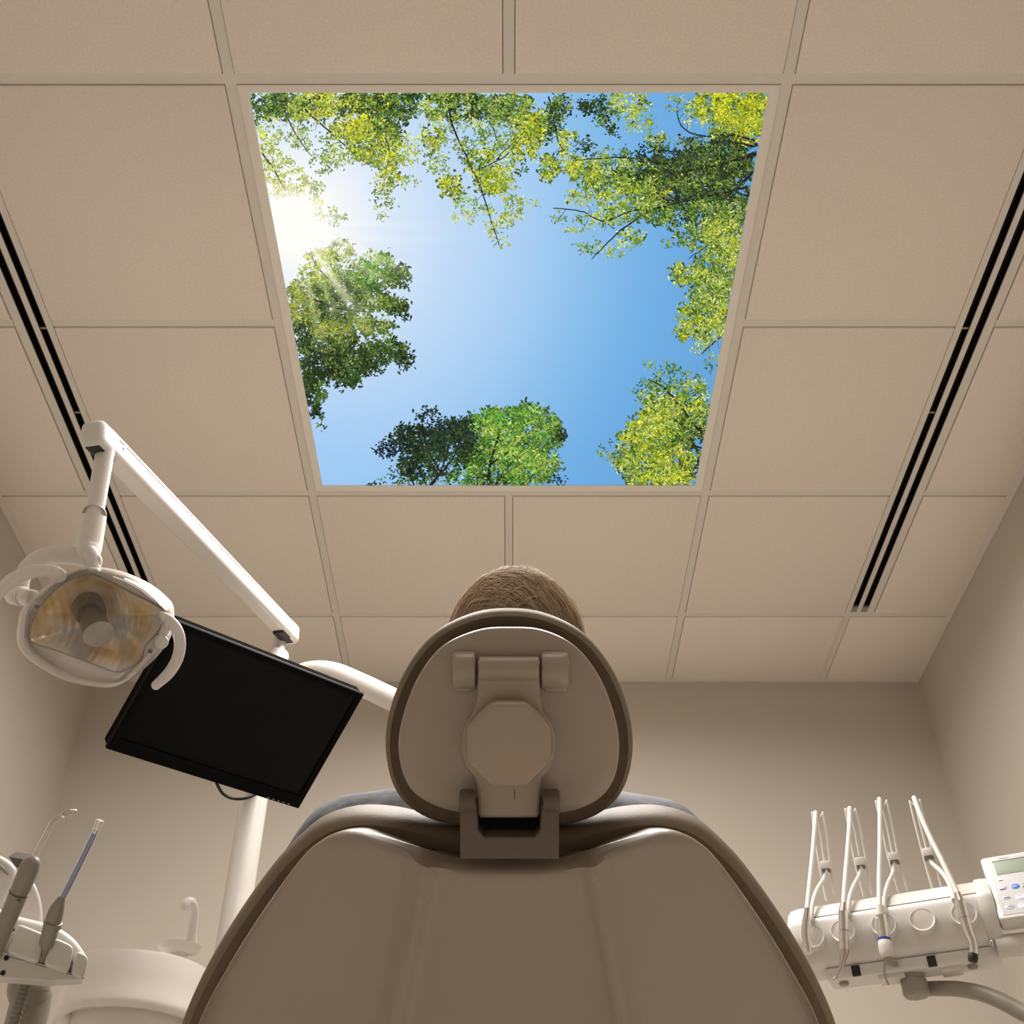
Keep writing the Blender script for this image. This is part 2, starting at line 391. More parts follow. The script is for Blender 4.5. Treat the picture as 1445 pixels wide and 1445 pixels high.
BL = """370 150 22 20 .8 md;375 190 20 26 .5 ly;400 150 26 20 .9 dm;420 185 32 28 .35 ml;440 150 34 20 .95 yl;480 143 40 16 1 ydl;520 143 38 14 1 ydm;560 148 26 18 .9 dm;
500 180 30 18 .95 y;530 200 34 30 1 ylm;545 172 25 22 .8 dm;480 213 30 22 .6 ml;458 228 20 16 .5 m;545 238 20 24 .75 ly;540 275 14 24 .45 lm;540 300 10 9 .5 ml;580 260 13 8 .5 l;575 213 18 22 .6 ly;
380 232 20 22 .55 ly;402 252 30 24 .6 lym;440 266 16 12 .5 m;470 305 24 9 .5 lm;432 290 20 14 .4 ly;600 135 60 8 .9 dm;
612 150 26 20 .75 lm;650 150 32 20 .85 mdl;690 150 30 20 .8 dm;614 190 18 24 .65 ly;660 188 26 24 .6 ml;700 190 24 24 .6 lm;618 225 16 18 .6 lm;680 230 22 18 .7 ly;640 265 15 17 .85 ly;692 258 18 20 .85 ly;
712 252 12 14 .6 l;668 300 13 16 .55 l;702 320 17 11 .55 l;709 344 7 9 .6 l;726 292 14 14 .6 ly;640 310 7 5 .35 l;655 285 12 9 .4 l;690 300 12 12 .4 lm;665 225 14 14 .4 m;
722 150 30 20 .95 ml;746 180 24 26 .95 ly;790 150 18 18 .75 dm;776 176 18 24 .75 dm;800 200 15 14 .7 ly;822 206 14 9 .7 d;738 212 20 15 .7 ly;775 237 15 17 .85 ly;712 232 14 24 .6 ly;716 268 12 14 .6 l;746 288 13 5 .55 l;720 306 11 11 .6 l;736 243 9 7 .6 d;806 222 12 14 .5 ly;
838 146 20 12 .75 d;855 168 14 15 .75 dm;866 186 10 9 .75 d;888 148 26 16 .75 ly;908 178 20 14 .45 ly;926 200 11 11 .7 y;905 160 14 10 .5 l;960 146 18 10 .5 ml;982 162 14 18 .6 ly;1010 150 26 20 .95 y;1042 155 36 26 1 y;1056 182 24 20 1 yl;1020 178 18 14 .8 yl;1068 140 16 12 1 y;
830 240 28 16 .95 yl;868 226 30 16 .6 ml;910 215 30 13 .5 db;950 205 32 13 .5 kdm;990 206 30 14 .7 kdm;1030 210 24 18 1 kdm;1046 230 20 20 .9 kdm;858 256 34 16 .85 lm;900 245 32 20 .95 dml;942 240 32 20 1 kdm;982 230 32 20 1 kdm;1012 242 30 20 1 kdm;
818 276 20 12 .7 ly;870 280 26 14 .75 ly;910 274 30 16 .95 lym;950 270 34 18 1 kdm;1000 266 32 20 .95 kdm;1036 266 24 26 .75 kdm;796 306 14 7 .35 m;820 318 20 12 .45 ml;850 306 20 12 .6 l;830 346 18 9 .6 ml;876 306 26 14 .65 lm;870 356 13 9 .6 ly;890 336 16 12 .65 l;925 300 26 14 .85 lm;960 300 26 18 .75 md;1000 300 30 20 .95 lmd;1036 302 20 22 .95 lm;
952 342 14 9 .5 m;985 330 30 18 .85 lm;1022 330 24 20 .95 ly;970 386 24 13 .95 yl;1008 370 26 20 .95 lm;1042 360 14 26 .9 ly;1000 402 22 18 .85 ml;1022 402 20 20 .9 lm;985 420 18 12 .6 ml;970 446 15 12 .8 ly;1000 440 26 20 .95 lym;965 466 9 12 .85 ly;1000 466 24 14 .95 yl;990 486 12 9 .6 l;1005 511 7 10 .6 lm;1018 440 12 20 .9 lm;
932 520 20 11 .35 ml;916 532 14 10 .35 m;952 526 20 11 .38 m;905 556 15 12 .42 m;935 560 30 20 .7 ml;975 546 20 15 .6 ml;992 570 14 26 .7 lm;960 580 36 22 1 lmy;925 590 26 18 .95 ly;906 612 30 18 .85 ly;860 636 13 11 .4 m;880 642 20 14 .75 lm;930 620 36 22 1 ylm;970 612 26 18 1 lmd;910 652 36 20 1 lym;950 656 30 22 1 yl;976 652 14 24 .75 dm;900 674 16 10 1 ly;940 677 36 8 1 ly;
605 590 13 11 .75 b;575 618 22 14 .95 bd;560 640 22 18 .6 b;600 626 28 22 1 bd;590 656 26 18 .85 bd;560 672 20 10 .4 dm;640 622 26 22 1 bd;625 600 20 9 .75 b;655 606 20 13 1 bd;670 640 20 20 1 dd;630 660 20 15 .7 d;544 632 14 14 .35 b;
690 600 24 20 .95 g;720 590 28 15 .95 g;746 584 24 13 .95 gm;770 600 22 15 .95 gm;786 611 11 9 .95 d;716 620 36 22 1 gl;750 626 30 14 .85 gm;776 626 16 7 .8 m;700 650 36 20 1 gm;745 650 26 15 1 gl;770 656 20 15 .95 gm;786 676 11 9 .6 bd;700 675 30 10 .85 dg;740 675 36 10 .95 gm;660 676 26 9 .75 gm;600 681 40 4 .5 m;540 684 20 2 .5 d;
450 375 26 20 .7 ly;480 356 15 15 .75 ml;490 380 16 16 .75 m;530 370 22 12 .95 g;556 392 20 14 .95 dm;520 396 22 18 .85 mg;570 386 6 8 .9 d;440 410 30 20 .85 ml;480 410 32 20 .95 dm;530 426 26 12 1 ml;560 431 18 11 .95 dm;569 443 8 7 .8 d;430 440 18 20 .85 lym;470 440 32 14 .85 md;500 460 32 11 1 ylm;536 461 20 9 .85 lm;465 466 26 12 .9 yl;430 470 15 20 .85 d;460 491 36 15 1 dm;500 490 36 14 1 dmd;546 494 26 14 1 dm;571 506 12 11 1 dd;452 520 30 18 1 dd;496 520 30 16 1 dm;525 515 15 10 .9 d;490 540 15 7 .85 d;436 550 14 20 .95 d;452 556 9 14 .8 m;441 580 8 11 .9 db;456 596 6 7 .6 dm;418 430 10 30 .8 ly"""
BR = """346 182 383 234 403 270 2;430 155 470 190 497 215 1.6;395 140 415 185 440 220 1.5;630 131 640 180 660 225 676 260 690 300 704 345 1.8;672 240 710 222 735 195 1.2;520 165 548 205 545 240 540 270 1.2;660 131 680 160 690 165 1.2;690 170 700 200 676 240 1;
773 131 782 170 788 200 800 215 812 224 1.4;700 225 725 200 740 185 1;1072 200 1030 190 990 192 962 178 955 150 1.8;1070 208 1020 200 985 215 930 212 2;1062 220 1000 235 960 242 940 232 880 222 810 226 2.2;1064 205 1080 200 4;1070 215 1050 222 1030 228 4;1060 262 1010 275 960 285 920 296 890 298 850 312 820 298 780 294 2;920 296 880 322 850 350 835 366 1.5;928 265 900 250 880 236 1.3;1064 240 1040 265 1010 278 2.6;1062 280 1030 310 1010 330 1.6;950 285 990 270 1040 240 1.4;1052 300 1000 345 970 365 1.2;1030 400 1000 420 1;1022 470 1004 486 990 500 1.5;
990 612 965 580 940 550 915 535 2.2;985 640 970 610 950 590 1.8;992 632 970 626 940 605 1.6;1000 575 980 590 1.2;970 680 985 650 1.5;978 672 960 655 1.2;
606 686 620 670 640 645 650 620 2.4;610 684 622 665 634 630 1.6;585 684 572 660 565 640 1.6;600 682 590 660 585 645 1.4;636 684 628 668 1.8;690 684 692 655 700 625 710 600 3;692 655 715 640 740 628 1.8;700 684 712 665 725 650 2.4;735 684 750 672 770 660 1.4;625 672 606 640 600 615 1.4;
412 420 440 422 480 436 520 440 1.8;430 490 460 500 500 505 1.6;470 400 450 380 440 360 1.2"""
def sky_mesh():
    V = []; F = []; Cc = []
    zp = ZC + .0035
    def pl(px, py, z): return PZ(px, py, z)
    def put(poly, z, col, glowmix=1):
        k = len(V)
        for px, py in poly:
            q = pl(px, py, z); q.x = min(PX1, max(PX0, q.x)); q.y = min(PY1, max(PY0, q.y)); V.append(q)
            g = glow(px, py)*glowmix
            c = lerp(col, (255, 252, 205), min(1, g*1.25)) if g < .55 else lerp(lerp(col, (255,252,205), .69), (255,255,250), min(1, (g-.55)*3))
            Cc.append((*s2l(c), 1))
        F.append(tuple(range(k, k+len(poly))))
    N = 90
    for j in range(N+1):
        for i in range(N+1):
            x = PX0+(PX1-PX0)*i/N; y = PY0+(PY1-PY0)*j/N; V.append(Vector((x, y, zp)))
            d = Vector((x, y, ZC))-CAM; px = CX+FPX*d.x/d.dot(FF); py = CY-FPX*d.dot(UU)/d.dot(FF)
            c = skycol(px, py); g = glow(px, py); Cc.append((*s2l(lerp(c, (255,255,250), g*.9)), 1))
    for j in range(N):
        for i in range(N): a = j*(N+1)+i; F.append((a, a+1, a+N+2, a+N+1))
    rnd = random.Random(11)
    def inside(px, py):
        return 131 < py < 686 and 352+(py-131)*.1856 < px < 1084-(py-131)*.1840
    def leaf(px, py, L, w, an, z, col):
        ca, sa = math.cos(an), math.sin(an)
        pts = [(-L*.5, 0), (-L*.1, w*.5), (L*.5, 0), (-L*.1, -w*.5)]
        put([(px+x*ca-y*sa, py+x*sa+y*ca) for x, y in pts], z, col)
    for b in BL.replace('\n', '').split(';'):
        x, y, rx, ry, dn, pal = b.split(); x, y, rx, ry, dn = map(float, (x, y, rx, ry, dn))
        area = PI*rx*ry
        ncl = max(3, int(area*dn/24))
        for c in range(ncl):
            a = rnd.random()*2*PI; r = math.sqrt(rnd.random())*1.08
            cx_, cy_ = x+rx*r*math.cos(a), y+ry*r*math.sin(a)
            key = pal[rnd.randrange(len(pal))]
            lit = -.35*(cy_-y)/ry + rnd.uniform(-.5, .5)
            tint = PAL[key][rnd.randrange(4)]
            if dn > .8 or (dn > .6 and rnd.random() < .4):
                for _ in range(3):
                    q = (cx_+rnd.gauss(0, 4), cy_+rnd.gauss(0, 4))
                    if inside(*q):
                        dk = PAL['d'][rnd.randrange(4)]; leaf(*q, rnd.uniform(6, 10), rnd.uniform(3, 5), rnd.random()*PI, zp-.0003-rnd.random()*.0005, lerp(dk, tint, .25))
            base = rnd.random()*PI
            for _ in range(rnd.randint(5, 8)):
                q = (cx_+rnd.gauss(0, 3.6), cy_+rnd.gauss(0, 3.2))
                if not inside(*q): continue
                k = rnd.uniform(.72, 1.18)*(1+.12*lit)*(.84 if q[0] < 600 and q[1] > 400 else 1)
                col = tuple(min(255, v*k) for v in tint)
                leaf(*q, rnd.uniform(3.6, 6.6), rnd.uniform(1.6, 2.8), base+rnd.gauss(0, .8), zp-.0009-rnd.random()*.0012, col)
    for b in BR.replace('\n', '').split(';'):
        v = list(map(float, b.split())); w = v[-1]; pts = [(v[i], v[i+1]) for i in range(0, len(v)-1, 2)]
        pts = cr(pts, 6); pts = [(p[0]+rnd.gauss(0, .5), p[1]+rnd.gauss(0, .5)) for p in pts]
        for i in range(len(pts)-1):
            (a, b2), (c, d) = pts[i], pts[i+1]
            if not (inside(a, b2) and inside(c, d)): continue
            L = math.hypot(c-a, d-b2) or 1; nx, ny = -(d-b2)/L, (c-a)/L
            w0 = w*(1-.6*i/len(pts))*.85; w1 = w*(1-.6*(i+1)/len(pts))*.85
            put([(a+nx*w0, b2+ny*w0), (c+nx*w1, d+ny*w1), (c-nx*w1, d-ny*w1), (a-nx*w0, b2-ny*w0)], zp-.0017, (44, 40, 34))
            if rnd.random() < .35 and w < 2.5:
                s = rnd.choice((-1, 1)); ex, ey = a+nx*s*rnd.uniform(8, 16)+(c-a)/L*8, b2+ny*s*rnd.uniform(8, 16)+(d-b2)/L*8
                if inside(ex, ey): put([(a-.4, b2), (a+.4, b2+.4), (ex+.25, ey+.2), (ex-.25, ey-.2)], zp-.0013, (60, 58, 44))
    o0 = ORG[sky.name]
    me = bpy.data.meshes.new('printed_panel'); me.from_pydata([v-o0 for v in V], [], F)
    ca = me.color_attributes.new('print', 'FLOAT_COLOR', 'POINT')
    ca.data.foreach_set('color', [x for c in Cc for x in c])
    o = bpy.data.objects.new('printed_panel', me); COL.objects.link(o); o.parent = sky
    m = bpy.data.materials.new('backlit_print'); m.use_nodes = True; nt = m.node_tree
    for n in list(nt.nodes): nt.nodes.remove(n)
    out = nt.nodes.new('ShaderNodeOutputMaterial'); em = nt.nodes.new('ShaderNodeEmission'); at = nt.nodes.new('ShaderNodeAttribute'); at.attribute_name = 'print'
    em.inputs['Strength'].default_value = 1.0
    nt.links.new(at.outputs['Color'], em.inputs['Color']); nt.links.new(em.outputs['Emission'], out.inputs['Surface'])
    me.materials.append(m)
    m.cycles.emission_sampling = 'NONE'
    mk('backing', box((PX0-.005, PY0-.005, ZC+.006), (PX1+.005, PY1+.005, ZC+.03)), 'slab', sky)
sky_mesh()

def area(name, loc, sx, sy, e, col, rot=(0,0,0), spread=PI):
    l = bpy.data.lights.new(name, 'AREA'); l.shape = 'RECTANGLE'; l.size = sx; l.size_y = sy; l.energy = e; l.color = col; l.spread = spread
    o = bpy.data.objects.new(name, l); COL.objects.link(o); o.location = loc; o.rotation_euler = rot; return o
area('sky_panel_lamp', ((PX0+PX1)/2, (PY0+PY1)/2, ZC-.004), PX1-PX0-.04, PY1-PY0-.04, 68, (1, .94, .875), spread=math.radians(168))
# unseen fill light added in the ceiling behind the camera
tr = thing('added_fill_light', (0, (rows[2]+rows[3])/2, ZC), 'added unseen square fill light in the ceiling behind the viewer', 'ceiling light')
mk('frame', ringframe(-TX+hw+.03, TX-hw-.03, rows[2]+hw+.03, rows[3]-hw-.03, -TX+hw, TX-hw, rows[2]+hw, rows[3]-hw, ZC-.001, ZC+.02, ZC+.001), 'bezel', tr)
M['diffuser'] = mat('fill_diffuser', (.9, .88, .84), .5, emit=3.4)
mk('diffuser', box((-TX+hw+.03, rows[2]+hw+.03, ZC+.004), (TX-hw-.03, rows[3]-hw-.03, ZC+.012)), 'diffuser', tr)

# ================================================================== dental chair (camera-parallel frame)
Z0 = 1.15
hips = W(0, -.82, Z0+.16)
chair = thing('dental_chair', (0, 1.75, 0), 'reclined taupe dental chair seen from behind, padded backrest and egg-shaped headrest', 'dental chair')
# --- headrest
hc = [(718,859),(770,866),(823,893),(862,940),(885,995),(893,1048),(886,1095),(865,1130),(825,1154),(770,1163),(718,1165),(666,1163),(611,1154),(572,1130),(551,1095),(544,1045),(552,995),(575,940),(613,893),(666,866)]
hs = [(720,885),(766,889),(812,912),(846,955),(866,1005),(874,1050),(868,1095),(848,1125),(812,1143),(765,1149),(720,1150),(675,1149),(628,1142),(588,1122),(569,1093),(562,1050),(570,1005),(590,955),(624,912),(674,889)]
zc = Z0+.06
O = opx(hc, zc, 110)
def sup(d, p, n=10):           # superellipse profile (scale, offset) from the rim to the middle
    return [(1-(k/n)**1.6*.999, d*(1-(1-(k/n)**1.6*.999)**p)**(1/p)) for k in range(1, n+1)]
rim = [(.90, -.012), (.95, -.018), (.985, -.014), (1.0, 0), (.995, .018), (.97, .034), (.93, .044)]
mk('headrest_cushion', dome(O, [(s, zc+o) for s, o in [(.5, -.008)]+rim]+[(.93-.93*k/8*.98, zc+.044+.012*math.sin(k/8*PI/2)) for k in range(1, 9)], None, W, 'cap'), 'leather', chair, 60)
O = opx(hs, Z0, 110)
mk('headrest_shell', dome(O, [(.94, Z0+.045), (.955, Z0+.04), (.997, Z0+.006), (1.0, Z0+.003), (.9985, Z0+.0005), (.995, Z0-.0015), (.988, Z0-.003), (.975, Z0-.004)]+[(.975-.97*k/30, Z0-.004-.004*math.sin(min(1, k/3)*PI/2)-.002*k/30) for k in range(1, 31)], None, W, 'cap'), 'shell', chair, 60)
# hinge of the headrest
zf = Z0-.018
def pr(name, pts, zb, zf_, m, bev=.003, par=None, n=0, res=8, smooth=False, seg=4):
    return mk(name, prism(opx(pts, zf_, n, res, smooth), zb, zf_, bev, seg), m, par or chair, 40)
def rect(x0, y0, x1, y1, r=0, k=5):
    if not r: return [(x0,y0),(x1,y0),(x1,y1),(x0,y1)]
    o = []
    for cx, cy, a in ((x1-r,y0+r,-90),(x1-r,y1-r,0),(x0+r,y1-r,90),(x0+r,y0+r,180)):
        for i in range(k+1): t = math.radians(a+90*i/k); o.append((cx+r*math.cos(t), cy+r*math.sin(t)))
    return o
for a, b in ((639, 672), (763, 802)):
    mk('hinge_knuckle', join(cyl(P(a, 946, zf+.009), P(b, 946, zf+.009), .0195, 32, .004),
        rbox(P((a+b)/2, 948, zf+.018), RR, UU, FF, ((b-a)/FPX*zf-.004, .037, .036), .004)), 'shell', chair)
yoke = [(674,937),(761,937),(761,990)]
disc = [(718+66*math.cos(math.radians(t)), 1051+66*math.sin(math.radians(t))) for t in range(-48, 49, 8)]
yo = [(674,934),(762,934)] + [(762,985),(765,993)] + [(718+67*math.cos(math.radians(t)), 1051+67*math.sin(math.radians(t))) for t in range(-44, 50, 6)] + [(764,1104),(763,1112),(762,1150),(758,1155),(678,1155),(674,1150),(673,1112),(672,1104)] + [(718+67*math.cos(math.radians(t)), 1051+67*math.sin(math.radians(t))) for t in range(136, 226, 6)] + [(671,993),(674,985)]
mk('headrest_yoke', join(prism(opx(yo, zf-.008, 0, 1, False), zf+.02, zf-.008, .004), cyl(P(676, 944, zf-.002), P(760, 944, zf-.002), .0125, 28, .001)), 'knob', chair, 40)
oc = [(718+63.5*math.cos(math.radians(t)), 1051.5+63.5*math.sin(math.radians(t))) for t in range(0, 360, 45)]
oc = [(718+64*math.cos(math.radians(22.5+45*k+dx)), 1051.5+64*math.sin(math.radians(22.5+45*k+dx))) for k in range(8) for dx in (-7, 0, 7)]
oc = [((x-718)*(.965 if abs((i % 3)-1) else .985)+718, (y-1051.5)*(.965 if abs((i % 3)-1) else .985)+1051.5) for i, (x, y) in enumerate(oc)]
mk('adjustment_knob', prism(opx(oc, zf-.035, 0, 1, False), zf-.006, zf-.035, .005, 5), 'knob', chair, 30)
mk('yoke_seam', rbox(P(726, 1121, zf-.0085), RR, UU, FF, (.0007, .010, .001), 0), 'bracket', chair)
# bracket joining headrest to backrest
zb = Z0-.035
br = [(649,1135),(672,1135),(675,1172),(683,1181),(754,1181),(762,1172),(765,1135),(789,1135),(789,1213),(649,1213)]
brk = mk('headrest_bracket', join(prism(opx(br, zb-.006, 0, 1, False), zb+.022, zb-.006, .0025), *[cyl(P(a, 1130, zb), P(b, 1130, zb), .0115, 24, .003) for a, b in ((648, 671), (766, 790))]), 'bracket', chair, 40)
mk('bracket_post', rb(P(676, 1172, zb+.04)-Vector((0,.005,.005)), P(761, 1145, zb+.04)+Vector((0,.005,.0)), .004), 'rubber', chair)
# --- backrest
half_c = [(718,1163),(790,1162),(835,1156),(877,1146),(918,1142),(950,1145),(985,1158),(1015,1182),(1050,1219),(1104,1295),(1150,1375),(1180,1450),(1205,1560),(1205,1680),(1185,1800),(1140,1900),(1060,1960),(900,1985)]
bc = half_c + [(1436-x, y) for x, y in half_c[:0:-1]]
half_s = [(718,1214),(785,1212),(825,1202),(865,1190),(905,1178),(928,1172),(958,1175),(985,1188),(1012,1213),(1062,1281),(1113,1362),(1158,1450),(1182,1560),(1182,1680),(1160,1790),(1115,1880),(1040,1930),(900,1955)]
bs = half_s + [(1436-x, y) for x, y in half_s[:0:-1]]
zc = Z0+.065
O = opx(bc, zc, 220)
rim = [(.955, -.026), (.972, -.028), (.988, -.022), (.997, -.012), (1.0, .002), (.997, .022), (.985, .040), (.965, .052)]
mk('backrest_cushion', dome(O, [(.6, zc-.012)]+[(s, zc+o) for s, o in rim]+[(.965-.95*k/8, zc+.052-.008*math.sin(k/8*PI/2)) for k in range(1, 9)], None, W, 'cap'), 'leather', chair, 60)
O = opx(bs, Z0, 300)
ucx = 0
def fold(u, v, s):
    py = CY - v*FPX/Z0
    xr = (119 + (min(max(py, 1200), 1700)-1220)*.19)/FPX*Z0
    a = abs(u); t = (a-xr)
    k = .012
    soft = .5*(t+math.sqrt(t*t+k*k*.12))
    edge = min(1, (1-s)/.016); edge = edge*edge*(3-2*edge)
    return edge*(-.014 + .17*soft - .015*math.exp(-(t/.0115)**2))
mk('backrest_shell', dome(O, [(.960, Z0+.06), (.970, Z0+.05), (.982, Z0+.03), (.9985, Z0+.006), (1.0, Z0+.003), (.9992, Z0+.001), (.997, Z0-.0015), (.994, Z0-.004), (.990, Z0-.006)]+[(.990-.988*(k/70), Z0-.007-.002*math.sin(min(1, k/4)*PI/2)) for k in range(1, 71)], fold, W, 'cap'), 'shell', chair, 50)
# --- seat, leg rest, column and base under the patient
sy0 = 1.40
mk('seat_cushion', rb((-.27, sy0, .60), (.27, 2.02, .70), .04, 5), 'leather', chair)
mk('leg_rest', rbox(Vector((0, 2.32, .595)), Vector((1,0,0)), Vector((0,.97,-.24)), Vector((0,.24,.97)), (.44, .62, .09), .035, 5), 'leather', chair)
mk('seat_pan', rb((-.22, 1.36, .50), (.22, 2.1, .605), .03, 4), 'shell', chair)
mk('lift_column', rb((-.12, 1.62, .05), (.12, 1.90, .52), .03, 4), 'shell', chair)
mk('base_plate', rb((-.28, 1.30, 0), (.28, 2.25, .06), .02, 3), 'shell', chair)

# ================================================================== patient (mostly hidden by the chair)
def skin_obj(name, pts, edges, m, parent=None, vox=.006, it=8, origin=None):
    """one continuous surface grown along joints: pts = (position, radius), edges = limbs; fused on a fine voxel grid and smoothed"""
    origin = origin or Vector(pts[0][0]); sh = []
    for i, j in edges:
        (p, r), (q, t) = pts[i], pts[j]
        sh.append(tube([p-origin, mid(p, q)-origin, q-origin], [r, (r+t)/2, t], 18, 1, 'round'))
    V, F = join(*sh); me = bpy.data.meshes.new(name); me.from_pydata(V, [], F)
    bm = bmesh.new(); bm.from_mesh(me); bmesh.ops.recalc_face_normals(bm, faces=bm.faces); bm.to_mesh(me); bm.free()
    o = bpy.data.objects.new(name, me); COL.objects.link(o)
    rm = o.modifiers.new('rm', 'REMESH'); rm.mode = 'VOXEL'; rm.voxel_size = vox
    sm = o.modifiers.new('sm', 'SMOOTH'); sm.iterations = it; sm.factor = .5
    dg = bpy.context.evaluated_depsgraph_get(); nm = bpy.data.meshes.new_from_object(o.evaluated_get(dg))
    o.modifiers.clear(); o.data = nm; nm.shade_smooth(); nm.name = name
    nm.materials.clear(); nm.materials.append(M[m])
    if parent: o.parent = parent; o.location = origin - ORG[parent.name]
    else: o.location = origin
    ORG[o.name] = origin
    return o
def mid(a, b, t=.5): return a + (b-a)*t
def Q(px, py, w): return P(px, py, Z0+w)
ZH = Z0+.215
pel = Vector((0, 1.52, .815))
sp1 = Q(718, 1560, .20); sp2 = Q(718, 1330, .20); sp3 = Q(718, 1215, .195); nk = Q(722, 1085, .19); hd = Q(726, 985, .19); hd2 = Q(727, 915, .195)
shL, shR = Q(500, 1208, .19), Q(922, 1212, .19)
elL, elR = Q(366, 1378, .22), Q(1045, 1400, .24)
wrL, wrR = Vector((-.10, 1.50, 1.0)), Vector((.10, 1.52, 1.0))
knL, knR = Vector((-.11, 1.98, .80)), Vector((.11, 1.98, .80))
anL, anR = Vector((-.10, 2.42, .665)), Vector((.10, 2.42, .665))
def mid(a, b, t=.5): return a + (b-a)*t
pts = [(pel, .125), (sp1, .125), (sp2, .13), (sp3, .084), (nk, .056), (hd, .072), (hd2, .080),
  (shL, .050), (mid(shL, elL), .042), (elL, .038), (mid(elL, wrL), .036), (wrL, .026),
  (shR, .050), (mid(shR, elR), .042), (elR, .038), (mid(elR, wrR), .036), (wrR, .026),
  (pel+Vector((-.09, .10, .0)), .085), (mid(pel, knL)+Vector((-.05,0,0)), .075), (knL, .056), (mid(knL, anL), .050), (anL, .034), (anL+Vector((-.02, .07, .09)), .036), (anL+Vector((-.03, .08, .19)), .028),
  (pel+Vector((.09, .10, .0)), .085), (mid(pel, knR)+Vector((.05,0,0)), .075), (knR, .056), (mid(knR, anR), .050), (anR, .034), (anR+Vector((.02, .07, .09)), .036), (anR+Vector((.03, .08, .19)), .028)]
pts += []
ed = [(0,1),(1,2),(2,3),(3,4),(4,5),(5,6),(3,7),(7,8),(8,9),(9,10),(10,11),(3,12),(12,13),(13,14),(14,15),(15,16),(0,17),(17,18),(18,19),(19,20),(20,21),(21,22),(22,23),(0,24),(24,25),(25,26),(26,27),(27,28),(28,29),(29,30)]
# nose, ears, chin on the face side (away from the headrest)
def hp(u, v, w): return hd2 + RR*u + UU*v + FF*w
k = len(pts)
pts += [(hp(0, -.045, .085), .016), (hp(0, -.048, .108), .010)]; ed += [(6, k), (k, k+1)]
for s in (-1, 1):
    k = len(pts); pts += [(hp(s*.085, -.04, .01), .012), (hp(s*.094, -.03, -.005), .014)]; ed += [(6, k), (k, k+1)]
# hands with five fingers resting on the belly
for wr, s in ((wrL, 1), (wrR, -1)):
    b = 11 if s > 0 else 16
    d = Vector((s, .15, -.05)).normalized(); sd = Vector((0, 1, .2)).normalized()
    k = len(pts); pm = wr + d*.055; pts.append((pm, .024)); ed.append((b, k))
    for i, (o, L) in enumerate(((-.036, .055), (-.012, .068), (.012, .073), (.036, .060))):
        j = len(pts); a0 = pm + d*.035 + sd*o
        pts += [(a0, .0088), (a0+d*L*.5+Vector((0,0,.004)), .0080), (a0+d*L-Vector((0,0,.010)), .007)]; ed += [(k, j), (j, j+1), (j+1, j+2)]
    j = len(pts); t0 = wr + d*.03 + sd*.032
    pts += [(t0, .011), (t0+d*.03+sd*.018, .010), (t0+d*.055+sd*.02, .008)]; ed += [(k, j), (j, j+1), (j+1, j+2)]
person = skin_obj('person', pts, ed, 'skin', None, .0042, 5, pel)
tag(person, 'person with light brown hair in a grey-blue shirt lying back in the dental chair', 'person')
# clothing
V2 = lambda a, b: RR*a + UU*b
sh = [(pel+UU*.08, .140), (sp1, .146), (sp2, .158), (sp3, .105), (shL, .074), (mid(shL, elL), .067), (elL, .058), (mid(elL, wrL, .5), .05), (mid(elL, wrL, .8), .042), (shR, .074), (mid(shR, elR), .065), (elR, .056), (mid(elR, wrR, .5), .05), (mid(elR, wrR, .8), .042), (mid(sp3, nk, .55), .072)]
shirt = skin_obj('shirt', sh, [(0,1),(1,2),(2,3),(3,4),(4,5),(5,6),(6,7),(7,8),(3,9),(9,10),(10,11),(11,12),(12,13),(3,14)], 'shirt', person, .008, 14)
skin_obj('trousers', [(pel, .142)]+[(p, r+.014) for p, r in (pts[17], pts[18], pts[19], pts[20])]+[(mid(knL, anL, .9), .055)]+[(p, r+.014) for p, r in (pts[24], pts[25], pts[26], pts[27])]+[(mid(knR, anR, .9), .055)], [(0,1),(1,2),(2,3),(3,4),(4,5),(0,6),(6,7),(7,8),(8,9),(9,10)], 'trouser', person, .009, 10)
for i in (21, 28):
    skin_obj('shoe', [(pts[i][0]-Vector((0,.0,.0)), .046), (pts[i+1][0], .046), (pts[i+2][0], .038)], [(0,1),(1,2)], 'shoe', person, .006, 6)
for s in (-1, 1):
    mk('eye', lathe([(.0115*math.sin(PI*k/10), -.0115*math.cos(PI*k/10)) for k in range(11)], hp(s*.030, -.012, .072), FF, 16), 'eye', person)
mk('mouth', tube([hp(-.024, -.082, .073), hp(0, -.083, .082), hp(.024, -.082, .073)], [.002, .005, .002], 10), 'mouthpink' if 'mouthpink' in M else 'skin', person)
